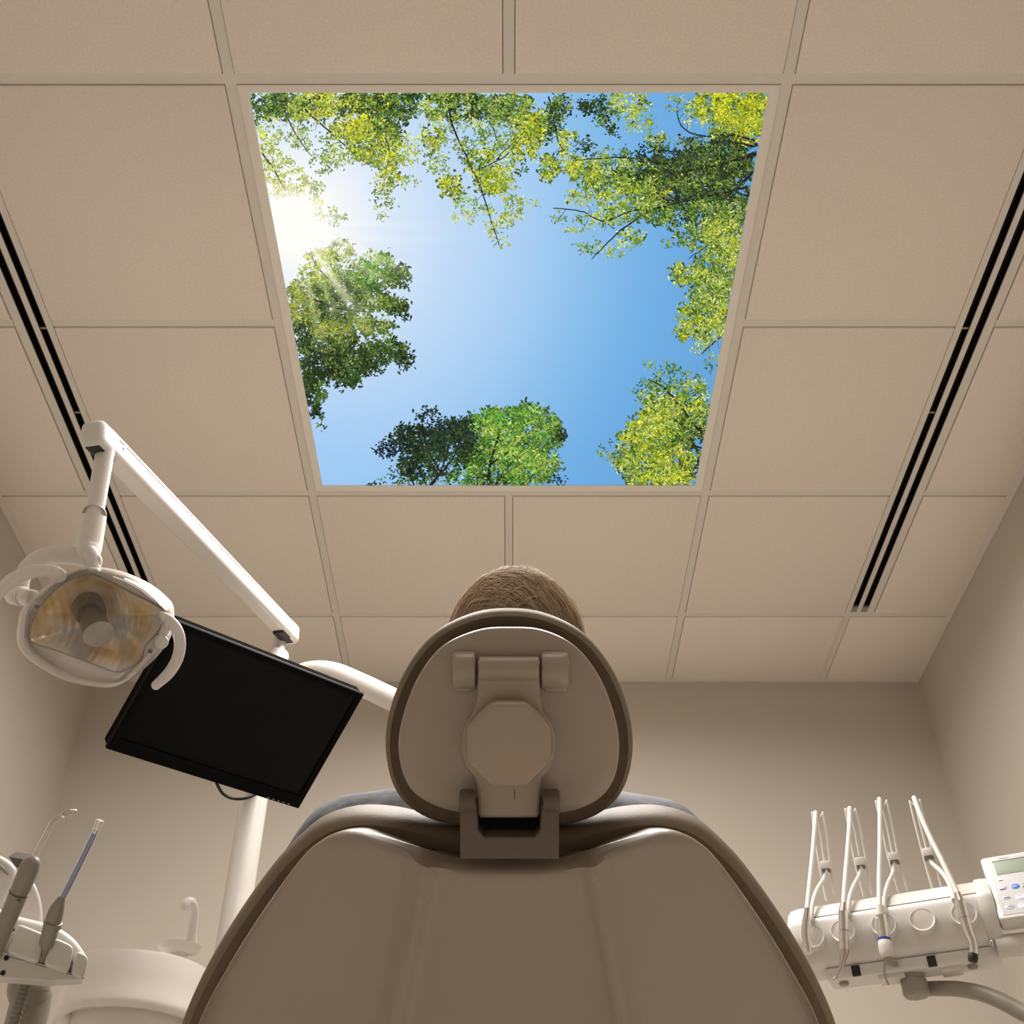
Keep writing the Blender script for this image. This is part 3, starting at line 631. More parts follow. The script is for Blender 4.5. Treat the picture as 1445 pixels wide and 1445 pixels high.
# hair: a cap of strands combed over the crown
def hair():
    rnd = random.Random(5)
    m = bpy.data.materials.new('light_brown_hair'); m.use_nodes = True; nt = m.node_tree; b = nt.nodes['Principled BSDF']
    at = nt.nodes.new('ShaderNodeAttribute'); at.attribute_name = 'tone'
    nt.links.new(at.outputs['Color'], b.inputs['Base Color']); b.inputs['Roughness'].default_value = .38
    tr_ = nt.nodes.new('ShaderNodeBsdfTranslucent'); mx_ = nt.nodes.new('ShaderNodeMixShader'); mx_.inputs['Fac'].default_value = .2
    nt.links.new(at.outputs['Color'], tr_.inputs['Color']); nt.links.new(b.outputs['BSDF'], mx_.inputs[1]); nt.links.new(tr_.outputs['BSDF'], mx_.inputs[2])
    nt.links.new(mx_.outputs['Shader'], nt.nodes['Material Output'].inputs['Surface'])
    V = []; F = []; Cc = []
    cz = Z0+.185
    c = P(728, 922, cz); ru, rv, rw = .0785, .094, .098
    def el(th, ph, k=1.0):   # th from the crown (+v) , ph round it (0 = +u, 90 = away)
        return c + RR*(ru*k*math.sin(th)*math.cos(ph)) + UU*(rv*k*math.cos(th)) + FF*(rw*k*math.sin(th)*math.sin(ph))
    n, mm = 40, 22
    for i in range(mm+1):
        for j in range(n):
            V.append(el(.001+1.75*i/mm, 2*PI*j/n, .975)); Cc.append((.20, .125, .07, 1))
    for i in range(mm):
        for j in range(n): k = (j+1) % n; F.append((i*n+j, i*n+k, (i+1)*n+k, (i+1)*n+j))
    clumps = [(rnd.uniform(-.07, .07), rnd.uniform(-.095, .08), rnd.uniform(0, .055), rnd.random(), rnd.gauss(0, .22)) for _ in range(90)]
    for s in range(5200):
        cu, cw, clf, ctn, ccl = clumps[rnd.randrange(90)]
        # start near the parting, left of the crown and sweep to the right and down
        side = 1 if rnd.random() < .72 else -1
        u0 = rnd.gauss(-.030, .016) + (.0 if side > 0 else -.004); w0 = rnd.uniform(-.095, .07)
        L = rnd.uniform(.05, .115); k0 = rnd.uniform(.985, 1.045)
        if rnd.random() < .45: u0 = cu+rnd.gauss(0, .006)
        w0 = cw+rnd.gauss(0, .008)
        tone = min(1, max(0, ctn*.75+rnd.random()*.25)); wid = rnd.uniform(.0005, .0011); cl = ccl+rnd.gauss(0, .06)
        pp = []; u = u0; w_ = w0; dirx = side; dw = -.45+cl
        N = 7
        for i in range(N):
            q = 1-(u/ru)**2-(w_/rw)**2
            vv = rv*math.sqrt(max(0, q)) if q > 0 else -abs(.02*(i))*0
            lift = k0-.01 + clf*math.sin(PI*min(1, i/(N-1)*1.15)) + .03*math.sin(PI*i/(N-1))*rnd.uniform(.6, 1) + (.02*i/(N-1) *rnd.uniform(1, 4) if rnd.random() < .10 else 0)
            if q <= .003: break
            pp.append(c + (RR*u + UU*vv + FF*w_)*lift)
            slope = max(.25, math.sqrt(max(0.02, q)))
            u += dirx*L/N*slope*1.0; w_ += dw*L/N*slope
        if len(pp) < 3: continue
        base = lerp((.36, .22, .125), (1.0, .84, .62), tone**.8)
        k = len(V)
        for i, p in enumerate(pp):
            t = (pp[min(i+1, len(pp)-1)]-pp[max(0, i-1)]).normalized(); nrm = (p-c).normalized(); b_ = t.cross(nrm).normalized()
            ww = wid*(1-.85*i/(len(pp)-1))
            V += [p-b_*ww, p+nrm*ww*.8, p+b_*ww]; Cc += [(*base, 1)]*3
        for i in range(len(pp)-1):
            a = k+3*i; F += [(a, a+1, a+4, a+3), (a+1, a+2, a+5, a+4), (a+2, a, a+3, a+5)]
    o0 = c.copy(); me = bpy.data.meshes.new('hair'); me.from_pydata([v-o0 for v in V], [], F); me.shade_smooth()
    ca = me.color_attributes.new('tone', 'FLOAT_COLOR', 'POINT'); ca.data.foreach_set('color', [x for q in Cc for x in q])
    me.materials.append(m); o = bpy.data.objects.new('hair', me); COL.objects.link(o); o.parent = person; o.location = o0-ORG[person.name]
hair()

# ================================================================== dental lamp on its pole
zp = 2.75
Ptop = P(394, 905, zp)
lamp = thing('dental_lamp', (Ptop.x, Ptop.y, 0), 'white jointed dental operating lamp hanging from a pole at the left, above the monitor', 'dental lamp')
V3 = Vector
def ray(p): return RR*((p[0]-CX)/FPX) + UU*((CY-p[1])/FPX) + FF
def atz(px, py, X0=None): return PY(px, py, Ptop.y)
pole_b = V3((Ptop.x, Ptop.y, 0))
mk('pole', cyl(V3((Ptop.x, Ptop.y, .0)), V3((Ptop.x, Ptop.y, atz(394, 950).z)), .030, 32, .004), 'white', lamp)
mk('base_plate', cyl(V3((Ptop.x, Ptop.y, 0)), V3((Ptop.x, Ptop.y, .05)), .13, 40, .01), 'white', lamp)
mk('pole_collar', lathe([(.018, 0), (.0285, .0), (.0285, .055), (.027, .060), (.0175, .063), (.0165, .064), (.0165, .11)], V3((Ptop.x, Ptop.y, atz(394, 952).z)), (0,0,1), 32), 'white', lamp)
# boom
A = P(401, 886, zp-.01); zb_ = 1.93
B = P(142, 619, zb_)
d = (B-A).normalized(); side = d.cross(V3((0,0,1))).normalized(); upv = side.cross(d).normalized()
if upv.z < 0: upv = -upv
sideR = side if side.x > 0 else -side
def boxbeam(a, b, w, h, w2, h2, bev, e=.02):
    rings = []
    L = (b-a).length; dd = (b-a).normalized()
    st_ = [(0, .72), (.006, .88), (.016, .97), (.03, 1), (L-.03, 1), (L-.016, .97), (L-.006, .88), (L, .72)]
    for s, k in st_:
        t = s/L; ww = (w+(w2-w)*t)/2*k; hh = (h+(h2-h)*t)/2*k; r = min(bev, ww*.8, hh*.8); rr = []
        for cx, cy, a0 in ((ww-r, hh-r, 0), (-ww+r, hh-r, 90), (-ww+r, -hh+r, 180), (ww-r, -hh+r, 270)):
            for q in range(5): an = math.radians(a0+22.5*q); rr.append(a+dd*s+sideR*(cx+r*math.cos(an))+upv*(cy+r*math.sin(an)))
        rings.append(rr)
    return loft(rings)
d0 = (B-A).normalized()
boom = mk('boom_arm', boxbeam(A-d0*.035, B+d0*.025, .042, .044, .040, .044, .010), 'white', lamp, 50)
LB = (B-A).length
mk('boom_seam', rbox(A+d0*LB*.5+sideR*.0206+upv*.010, d0, sideR, upv, (LB*.94, .0012, .0012), 0), 'grey', boom)
mk('end_cap', join(rbox(B+d0*.010-upv*.004, d0, sideR, upv, (.050, .045, .049), .014, 5)), 'white', boom)
mk('end_cap', rbox(A-d0*.028-upv*.002, d0, sideR, upv, (.052, .047, .050), .014, 5), 'white', boom)
mk('pivot_recess', rbox(B-d0*.005-upv*.024, d0, sideR, upv, (.056, .026, .012), .002, 2), 'rubber', boom)
mk('pivot_recess', rbox(A+d0*.004-upv*.023, d0, sideR, upv, (.075, .026, .012), .002, 2), 'rubber', boom)
mk('tension_screw', cyl(B-d0*.045+sideR*.020+upv*.004, B-d0*.045+sideR*.022+upv*.004, .004, 14), 'metal', boom)
mk('pole_stub', cyl(V3((Ptop.x, Ptop.y, atz(394, 912).z)), V3((Ptop.x, Ptop.y, A.z-.01)), .0165, 24), 'white', lamp)
# drop tube, sleeve and elbow to the head
T0 = B - upv*.02 - d0*.006; 
def LP(px, py, z): return P(px, py, z)
T1 = LP(131, 735, 1.87); T2 = LP(124, 782, 1.85)
mk('drop_tube', cyl(P(149, 634, zb_), P(130, 742, 1.875), .0155, 28), 'white', lamp)
mk('drop_sleeve', tube([P(133, 727, 1.878), P(132.5, 731, 1.878), P(126, 768, 1.86), P(124, 780, 1.85), P(124, 786, 1.85)], [.0190, .0200, .0210, .0195, .010], 28, 6), 'white', lamp)
mk('elbow', tube([P(124, 776, 1.845), P(130, 783, 1.84), P(133, 792, 1.835), P(133, 800, 1.83)], [.013, .0125, .011, .010], 20, 6, 'round'), 'white', lamp)
# yoke arc round the back of the head
ZL = 1.80
mk('yoke', tube([P(136, 793, 1.835), P(112, 786, 1.85), P(84, 783, 1.85), P(56, 789, 1.85), P(38, 803, 1.85), P(31, 820, 1.845), P(30, 836, 1.84)], [.011, .0125, .0135, .0135, .0125, .0115, .011], 16, 8, 'round', (.62, 1.15), tuple(FF)), 'white', lamp)
mk('pivot_knob', join(cyl(P(17, 838, 1.845), P(33, 842, 1.83), .0165, 28, .004), cyl(P(33, 842, 1.83), P(48, 845, 1.81), .014, 24, .003)), 'white', lamp)
# housing, reflector, bulb, clear cover
lo = [(116,801),(155,806),(194,822),(222,843),(235,862),(233,900),(219,924),(194,950),(166,967),(124,964),(87,952),(48,927),(33,906),(32,880),(37,856),(56,835),(85,813)]
li = [(116,812),(136,816),(180,838),(224,862),(223,882),(215,897),(201,913),(195,933),(178,944),(161,949),(120,934),(80,919),(44,907),(40,896),(44,875),(52,857),(82,826)]
tilt = lambda a, b, s: 0.10*(b - (CY-884)/FPX*ZL) + .05*(a - (134-CX)/FPX*ZL)     # lens turned slightly down
pl = lambda off: (lambda a, b, z: W(a, b, z + .0))
O = opx(lo, ZL, 90, 6)
hou = dome(O, [(.965, ZL+.004), (.985, ZL+.003), (1.0, ZL+.008), (1.0, ZL+.018), (.985, ZL+.035), (.95, ZL+.052), (.88, ZL+.072), (.75, ZL+.092), (.55, ZL+.105), (.3, ZL+.112)], tilt)
n = 90
hou[1]
# inner wall so the rim has thickness
hv, hf = hou
cx = sum(p[0] for p in O)/n; cy = sum(p[1] for p in O)/n
k0 = len(hv); hv += [W(cx+(x-cx)*.955, cy+(y-cy)*.955, ZL+.022 + tilt(cx+(x-cx)*.955, cy+(y-cy)*.955, 1)) for x, y in O]
hf += [(j, (j+1) % n, k0+(j+1) % n, k0+j) for j in range(n)]
head = mk('lamp_housing', (hv, hf), 'white', lamp, 60)
Oi = opx(li, ZL, 90, 4)
rc = ((124-CX)/FPX*ZL, (CY-855)/FPX*ZL)
mk('reflector', solid(dome(Oi, [(1.0, ZL+.012), (.9, ZL+.026), (.78, ZL+.040), (.62, ZL+.054), (.45, ZL+.064), (.28, ZL+.069), (.1, ZL+.071)], tilt), .001), 'reflector', head, 70)
Eo = [(cx+(x-cx)*.957, cy+(y-cy)*.957) for x, y in O]
mk('added_reflector_surround', loft([[W(x, y, ZL+.020+tilt(x, y, 1)) for x, y in Eo], [W(x, y, ZL+.014+tilt(x, y, 1)) for x, y in inset(Oi, -.001)], [W(x, y, ZL+.016+tilt(x, y, 1)) for x, y in inset(Oi, -.001)], [W(x, y, ZL+.022+tilt(x, y, 1)) for x, y in Eo]], False, False), 'white', head)  # white plate added to lighten the gap round the reflector
mk('reflector_rim', tube([W(x, y, ZL+.011+tilt(x, y, 1)) for x, y in even(Oi, 60)+[even(Oi, 60)[0]]], .0012, 8, 1), 'grey', head)
b0, b1, b2 = P(124, 853, ZL+.062), P(131, 876, ZL+.020), P(139, 894, ZL-.004)
bu = mk('bulb_shield', cyl(b1, b2, .0215, 36, .001), 'darkmetal', head)
mk('lamp_socket', join(cyl(b0, mid(b0, b1, .55), .025, 36, .002), cyl(mid(b0, b1, .5), b1, .0175, 30)), 'darkmetal', head)
mk('shield_cap', cyl(b2-(b1-b2).normalized()*0.0, b2+(b2-b1).normalized()*.004, .0245, 36, .0015), 'caplight', bu)
cov = dome(O, [(1.012, ZL+.012), (1.012, ZL+.000), (1.0, ZL-.012), (.975, ZL-.020), (.93, ZL-.024)]+[(.93-.92*k/6, ZL-.024-.008*math.sin(k/6*PI/2)) for k in range(1, 7)], tilt)
mk('clear_cover', solid(cov, .002), 'lens', head, 60)
for px, py in ((52, 856), (212, 919)):
    mk('cover_clip', rbox(P(px, py, ZL-.020), (RR*.9-UU*.4).normalized(), (RR*.4+UU*.9).normalized(), FF, (.007, .006, .004), .001, 1), 'dgrey', head)
for pp, rr, fl in (([(229,868),(240,876),(250,890),(254,908),(250,930),(238,950),(220,967)], [.006,.0085,.0095,.0095,.0095,.0090,.0075], 1), ([(80,806),(62,805),(40,808),(18,818),(0,834),(-14,852),(-22,872)], [.0085,.010,.011,.011,.0105,.010,.009], 1)):
    mk('handle', tube([P(x, y, ZL-.004+.012*i/6) for i, (x, y) in enumerate(pp)], rr, 16, 8, 'round', (.7, 1.0), tuple(FF)), 'white', lamp)
mk('handle_boss', cyl(P(226, 905, ZL+.02), P(228, 906, ZL-.01), .011, 20, .003), 'white2', lamp)
mk('handle_boss', cyl(P(84, 812, ZL+.02), P(82, 812, ZL-.012), .012, 20, .003), 'white2', lamp)
mk('handle_neck', tube([P(226, 906, ZL+.004), P(233, 890, ZL+.0), P(238, 876, ZL)], .0065, 12, 6, 'round'), 'white', lamp)
# the curved arm leaving the pole behind the monitor
pb = V3((Ptop.x, Ptop.y, atz(400, 1010).z))
mk('side_arm', tube([pb, P(408, 985, 2.72), P(418, 958, 2.68), P(440, 948, 2.65), P(470, 950, 2.60), P(505, 964, 2.55), P(560, 990, 2.48), P(615, 1016, 2.42)], [.025]+[.0255]*6+[.025], 24, 8, 'round'), 'white', lamp)

# ================================================================== monitor: solve the flat rectangle behind the four corners
TLp, TRp, BRp, BLp = (238,871), (503,975), (432,1144), (163,1060)
def ray(p): return RR*((p[0]-CX)/FPX) + UU*((CY-p[1])/FPX) + FF
z1 = 2.05
a, b_, c_, d_ = ray(TLp), ray(TRp), ray(BRp), ray(BLp)
mm_ = Matrix((( b_.x, -c_.x, d_.x), (b_.y, -c_.y, d_.y), (b_.z, -c_.z, d_.z)))      # a*z1 + c*z3 = b*z2 + d*z4
sol = mm_.inverted() @ (a*z1)
z2, z3, z4 = sol
print('MONITOR depths', z1, z2, z3, z4)
TL, TR, BR_, BL_ = CAM+a*z1, CAM+b_*z2, CAM+c_*z3, CAM+d_*z4
print('w', (TR-TL).length, 'h', (TL-BL_).length, 'cos', (TR-TL).normalized().dot((BL_-TL).normalized()))
cen = (TL+TR+BR_+BL_)/4
ex = ((TR-TL)+(BR_-BL_)).normalized(); ey0 = ((TL-BL_)+(TR-BR_)); ey = (ey0-ex*ey0.dot(ex)).normalized(); ez = ex.cross(ey)      # ez towards viewer
if ez.dot(FF) > 0: ez = -ez
wM = (TR-TL).length; hM = ((TL-BL_).dot(ey)); shear = (TL-BL_).dot(ex)/hM
def mp(x, y, z=0): return cen + ex*x + ey*y + ez*z
mon = thing('monitor', P(395, 1010, 2.70), 'black flat-screen monitor tilted in front of the white pole, below the lamp', 'monitor')
mk('rear_housing', rbox(mp(0, 0, -.022), ex, ey, ez, (wM-.002, hM-.002, .030), .004, 3), 'monedge', mon)
def frame_quads(w, h, bw, bt, bb, t):
    o = [(-w/2,-h/2),(w/2,-h/2),(w/2,h/2),(-w/2,h/2)]; i = [(-w/2+bw,-h/2+bb),(w/2-bw,-h/2+bb),(w/2-bw,h/2-bt),(-w/2+bw,h/2-bt)]
    g = []
    for p, z in ((o, -.012), (o, -.002), ([(x*.994, y*.992) for x, y in o], 0), (i, 0), ([(x*.997, y*.997) for x, y in i], -.004), (i, -.012)): g.append([mp(x, y, z+.003) for x, y in p])
    return loft(g+[g[0]], False, False)
mk('bezel', frame_quads(wM, hM, .013, .013, .026, .01), 'monblack', mon, 25)
mk('screen', rbox(mp(0, .0065, -.004), ex, ey, ez, (wM-.024, hM-.037, .006), 0), 'screen', mon)
mk('bezel_trim', rbox(mp(0, -hM/2+.0255, .0032), ex, ey, ez, (wM-.028, .0010, .0008), 0), 'monedge', mon)
for i in range(5):
    mk('button_mark', rbox(mp(wM/2-.075+i*.012, -hM/2+.004, .0032), ex, ey, ez, (.0045, .0012, .0006), 0), 'greylog', mon)
mk('mount_plate', rbox(mp(.03, .02, -.046), ex, ey, ez, (.11, .11, .02), .004, 2), 'rubber', mon)
cpt = mp(.03, .02, -.055); tgt = V3((Ptop.x, Ptop.y, cpt.z)); tgt = tgt + (cpt-tgt).normalized()*.028
mk('mount_arm', tube([cpt, mid(cpt, tgt), tgt], .022, 18, 4), 'white', mon)
c1 = mp(-.06, -hM/2+.01, -.03)
mk('cable', tube([P(302, 1095, 2.27), P(308, 1110, 2.275), P(316, 1121, 2.28), P(330, 1127, 2.29), P(348, 1126, 2.30), P(364, 1118, 2.32), P(370, 1106, 2.335)], .0032, 10, 8, 'round'), 'rubber', mon)
# ================================================================== assistant console, lower left
c1 = math.radians(17.7)
E1 = RR*math.cos(c1)-UU*math.sin(c1); E2 = RR*math.sin(c1)+UU*math.cos(c1)
ct = P(40, 1365, 1.40)
con = thing('suction_console', (ct.x, ct.y, 0), 'white suction console on a grey column at the lower left edge, holding two suction tubes', 'dental console')
HD = P(60, 1330, 1.3)-CAM; HD = V3((HD.x, HD.y, 0)).normalized()
def pprism(pts, zr, off, dep, bev, n, seg=5):
    """outline in pixels cast on a near-vertical plane (normal n, through the point at depth zr), pushed off behind it and extruded away"""
    p0 = P(60, 1330, zr) - n*off; bx = e3z.cross(n).normalized(); by = n.cross(bx)
    q = []
    for x, y in pts:
        r = ray((x, y)); t = (p0-CAM).dot(n)/r.dot(n); d = CAM+r*t-p0; q.append((d.dot(bx), d.dot(by)))
    return prism(q, 0, dep, bev, seg, place=lambda u_, v_, z: p0 + bx*u_ + by*v_ - n*(dep-z))
e3z = V3((0,0,1)); ND = (-HD*.985 - e3z*.17).normalized()
def rnd_corners(pts, r):
    q = []
    for i, p in enumerate(pts):
        a, b = pts[i-1], pts[(i+1) % len(pts)]
        def to(o, t):
            L = math.dist(p, o); return (p[0]+(o[0]-p[0])*t/L, p[1]+(o[1]-p[1])*t/L)
        s, e = to(a, r), to(b, r)
        for k in range(6):
            t = k/5; q.append(tuple((1-t)**2*s[j]+2*t*(1-t)*p[j]+t*t*e[j] for j in (0, 1)))
    return q
def quad(name, pts, off, dep, m, bev, par=con, r=9):
    return mk(name, pprism(rnd_corners(pts, r), 1.28, off, dep, bev, ND), m, par, 45)
quad('holder_block', [(25,1302),(64,1318),(55,1359),(8,1343)], 0, .05, 'white2', .0035)
quad('holder_block', [(77,1322),(105,1335),(97,1373),(61,1360)], 0, .05, 'white2', .0035)
quad('holder_block', [(108,1340),(126,1349),(119,1380),(100,1374)], .004, .05, 'white2', .0035)
quad('holder_block', [(-30,1282),(3,1294),(-2,1320),(-40,1310)], 0, .05, 'white2', .0035)
mk('console_body', pprism(even(cr([(-40,1274),(10,1284),(26,1291),(58,1299),(84,1308),(104,1322),(117,1338),(123,1352),(118,1370),(108,1374),(70,1366),(20,1350),(-40,1336)], 6, True), 90), 1.28, .03, .08, .010, ND), 'white2', con, 45)
un = quad('underside_plate', [(-40,1334),(10,1345),(60,1360),(119,1379),(118,1381),(72,1384),(20,1380),(-40,1377)], .02, .05, 'white2', .001, con, 1.5)
def onplane(px, py, off):
    p0 = P(60, 1330, 1.28) - ND*off; r = ray((px, py)); return CAM + r*((p0-CAM).dot(ND)/r.dot(ND))
for px, py in ((9, 1352), (4, 1373)):
    p = onplane(px, py, .0205); mk('screw_hole', cyl(p, p+ND*.0012, .0028, 14), 'rubber', un)
mk('side_cover', pprism(even(cr([(-60,1190),(-10,1202),(6,1208),(17,1216),(24,1226),(23,1240),(14,1262),(0,1290),(-60,1290)], 6, True), 80), 1.28, .075, .03, .008, ND), 'white', con, 45)
mk('side_cover', pprism(even(cr([(18,1232),(34,1234),(47,1243),(56,1262),(60,1284),(58,1306),(40,1314),(10,1305),(-30,1300),(-20,1245)], 6, True), 80), 1.28, .085, .03, .006, ND), 'white', con, 45)
mk('cover_groove', tube([onplane(-4, 1219, .0748), onplane(4, 1226, .0748), onplane(12, 1234, .0748)], [.002, .0025, .001], 8, 4), 'grey', con)
cb = P(34, 1452, 1.375)
mk('column', join(tube([P(44, 1362, 1.40), P(40, 1400, 1.388), P(34, 1452, 1.375), V3((cb.x-.01, cb.y+.01, .6)), V3((cb.x-.01, cb.y+.01, 0))], .0245, 28, 6), cyl(P(41.5, 1388, 1.392), P(40, 1400, 1.388), .0252, 28, .0008)), 'grey', con, 50)
mk('foot', cyl(V3((cb.x-.01, cb.y+.01, 0)), V3((cb.x-.01, cb.y+.01, .03)), .12, 32, .008), 'grey', con)

s1 = thing('suction_handpiece', P(5, 1312, 1.262), 'grey suction handpiece with a bent clear tip, farthest left in its holder', 'suction handpiece', 'suction handpieces on the console')
mk('body', tube([P(-12, 1350, 1.262), P(5, 1311, 1.262), P(26, 1262, 1.265), P(41, 1226, 1.267), P(44, 1220, 1.268)], [.0098, .0100, .0105, .0110, .0100], 24, 6, 'round'), 'grey', s1)
mk('seam_ring', cyl(P(27.4, 1258.6, 1.265), P(26.4, 1261, 1.265), .0111, 24, .0004), 'dgrey', s1)
mk('valve_lever', prism(opx([(12,1209),(34,1213),(30,1226),(22,1224)], 1.28, 0, 1, False), 1.30, 1.28, .001), 'dgrey', s1)
mk('trigger_mark', rbox(P(27, 1271, 1.253), E1, E2, FF, (.005, .002, .003), .0005, 1), 'dgrey', s1)
mk('clear_tip', join(tube([P(46, 1214, 1.27), P(57, 1193, 1.275), P(70, 1168, 1.28), P(76, 1158, 1.283), P(90, 1149, 1.287)], .0031, 14, 8), tube([P(90, 1149.5, 1.287), P(98, 1146, 1.29), P(105, 1145.5, 1.292)], [.0036, .0040, .0032], 14, 6, 'round')), 'cleartip', s1)
s2 = thing('suction_handpiece', P(66, 1335, 1.268), 'grey suction handpiece with a straight blue tube, beside the bent clear tip', 'suction handpiece', 'suction handpieces on the console')
mk('body', tube([P(57, 1360, 1.300), P(65, 1334, 1.285), P(74, 1303, 1.272), P(80, 1284, 1.272), P(86, 1270, 1.274), P(88, 1266, 1.275)], [.0070, .0082, .0092, .0082, .0050, .0034], 24, 6), 'grey', s2)
mk('collar', cyl(P(73.2, 1309, 1.270), P(75.5, 1301, 1.270), .0102, 24, .001), 'grey', s2)
mk('blue_tube', tube([P(88, 1268, 1.275), P(111, 1222, 1.282), P(133, 1176, 1.29)], .0031, 14, 4), 'blue', s2)
mk('clear_sleeve', tube([P(87, 1270, 1.275), P(111, 1222, 1.282), P(135, 1172, 1.29)], .0037, 14, 4), 'cleartip', s2)
mk('clear_tip', tube([P(134, 1175, 1.29), P(138, 1165, 1.292), P(141.5, 1157.5, 1.293)], [.0034, .0044, .0046], 14, 4), 'cleartube', s2)
hp_ = [P(52, 1358, 1.30), P(42, 1362, 1.325), P(37, 1385, 1.335), P(28, 1415, 1.33), P(18, 1450, 1.325), P(8, 1490, 1.31)]
ps = cr([tuple(p) for p in hp_], 20); rr = [.0062 + (.0007 if i % 4 < 2 else -.0003) for i in range(len(ps))]
mk('hose', tube([V3(p) for p in ps], rr, 14, 1), 'corr', s2, 60)

# ================================================================== cuspidor
F0 = P(189, 1416, 1.86); rd = V3((F0.x-CAM.x, F0.y-CAM.y, 0)).normalized()
Rb = .131; Cc0 = F0 + rd*Rb; top = PY(190, 1338, F0.y).z - F0.z
cus = thing('cuspidor', (Cc0.x, Cc0.y, 0), 'round white cuspidor bowl with a gooseneck rinse spout, left of the dental chair', 'cuspidor')
mk('bowl', lathe([(.100, .016), (.104, .006), (.116, -.003), (.126, -.004), (.1315, .002), (.132, .010), (.129, .022), (.128, .05), (.1275, top-.006), (.126, top-.001), (.122, top), (.117, top-.004), (.10, top-.05), (.05, top-.075), (.01, top-.08)], V3((Cc0.x, Cc0.y, F0.z)), (0,0,1), 72), 'porcelain', cus, 50)
mk('pedestal', lathe([(.13, -F0.z), (.13, -F0.z+.02), (.10, -F0.z+.04), (.094, -.3), (.096, -.05), (.097, .014)], V3((Cc0.x, Cc0.y, F0.z)), (0,0,1), 56), 'porcelain', cus, 50)
zD = F0.z+top+.034
dc = PZ(252.5, 1340, zD)
mk('spout_dish', lathe([(.012, -.009), (.026, -.008), (.034, -.004), (.0395, .002), (.0405, .004), (.039, .0045), (.033, -.001), (.01, -.004)], V3((dc.x, dc.y, zD)), (0,0,1), 44), 'porcelain', cus)
mk('dish_stem', cyl(V3((dc.x, dc.y, F0.z+top-.075)), V3((dc.x, dc.y, zD-.006)), .016, 24), 'porcelain', cus)
zS = (dc-CAM).dot(FF)
mk('rinse_spout', tube([P(270, 1346, zS), P(270, 1330, zS), P(272, 1305, zS), P(274, 1288, zS-.004), P(272, 1275, zS-.010), P(266, 1272, zS-.016), P(261, 1277, zS-.022), P(260, 1284, zS-.024)], [.0105, .0095, .0085, .008, .0078, .0080, .0084, .0060], 20, 8), 'porcelain', cus)

# ================================================================== instrument (delivery) unit, right
pL = P(1155, 1356, 2.0); pR = PZ(1405, 1321, pL.z)
e1 = V3((pR.x-pL.x, pR.y-pL.y, 0)); LU = e1.length; e1.normalize(); e3 = V3((0,0,1)); e2 = e3.cross(e1)
if e2.y < 0: e2 = -e2
print('UNIT', pL, pR, LU, (pR-CAM).dot(FF))
def U(a, d, h): return pL + e1*a + e2*d + e3*h
def UP(px, py, dd):
    r = ray((px, py)); t = ((pL+e2*dd)-CAM).dot(e2)/r.dot(e2); return CAM + r*t
uc = U(LU/2, .08, 0)
unit = thing('instrument_unit', (uc.x, uc.y, 0), 'white dental instrument delivery unit on a curved arm at the right, with hanging handpieces', 'dental instrument unit')
hF = (UP(1155, 1294, 0)-pL).z
print('face h', hF)
def prof(sc=1.0, g=0):
    """cross-section (d, h)"""
    H = hF
    pts = [(.095+g, -.004-g), (.035, -.004-g), (.026, -.002-g), (.015-g*.7, .006-g*.5), (.007-g, .020), (.000-g, .042), (0-g, H-.010), (.003-g, H-.001), (.010, H+.004+g), (.026, H+.022+g), (.040, H+.034+g), (.055, H+.040+g), (.075, H+.040+g), (.092, H+.034+g), (.100+g, H+.02), (.102+g, .03)]
    return even(cr(pts, 5, True), 80)
def section(a, g=0, k=1): 
    q = prof(1, g); cx_ = .05; cy_ = hF/2+.01
    return [U(a, cx_+(d-cx_)*k, cy_+(h-cy_)*k) for d, h in q]
mk('housing', loft([section(a, 0, k) for a, k in ((-.048, .70), (-.047, .86), (-.042, .95), (-.030, .995), (-.015, 1), (0, 1), (LU-.028, 1), (LU-.012, 1))]), 'white', unit, 50)
mk('top_seam', tube([U(.0, .0085, hF+.0035), U(LU*.5, .0085, hF+.0035), U(LU-.012, .0085, hF+.0035)], .0011, 8, 2), 'grey', unit)
mk('end_panel', loft([section(a, .004, k) for a, k in ((LU-.012, .97), (LU-.010, 1.0), (LU+.002, 1.0), (LU+.008, .985), (LU+.012, .95), (LU+.013, .85))]), 'white2', unit, 50)
ht = (UP(1170, 1380, .03)-pL).z
print('tray h', ht)
tray = mk('lower_tray', rbox(U(LU/2+.004, .058, ht/2-.004), e1, e2, e3, (LU+.0, .060, -ht+.001), .006, 4), 'white', unit)
for px in (1208, 1315):
    p = UP(px, 1370-(px-1208)*.126, .0285); mk('slot_opening', rbox(p, e1, e2, e3, (.0145, .006, .018), .001, 1), 'rubber', tray)
for a in (.03, LU-.05):
    mk('foot', cyl(U(a, .05, ht-.010), U(a, .05, ht+.002), .0085, 20, .002), 'grey', tray)
mk('switch_box', rbox(U(.115, .055, ht-.006), e1, e2, e3, (.045, .04, .012), .002, 2), 'white2', tray)
mk('switch_box', rbox(U(.215, .06, ht-.005), e1, e2, e3, (.035, .04, .010), .002, 2), 'white2', tray)
mk('catch_bracket', join(tube([UP(1250, 1348, .02), UP(1248, 1372, .02), UP(1254, 1390, .025)], .0015, 8, 4), rbox(UP(1263, 1360, .022), e1, e2, e3, (.010, .008, .008), .001, 1)), 'grey', tray)
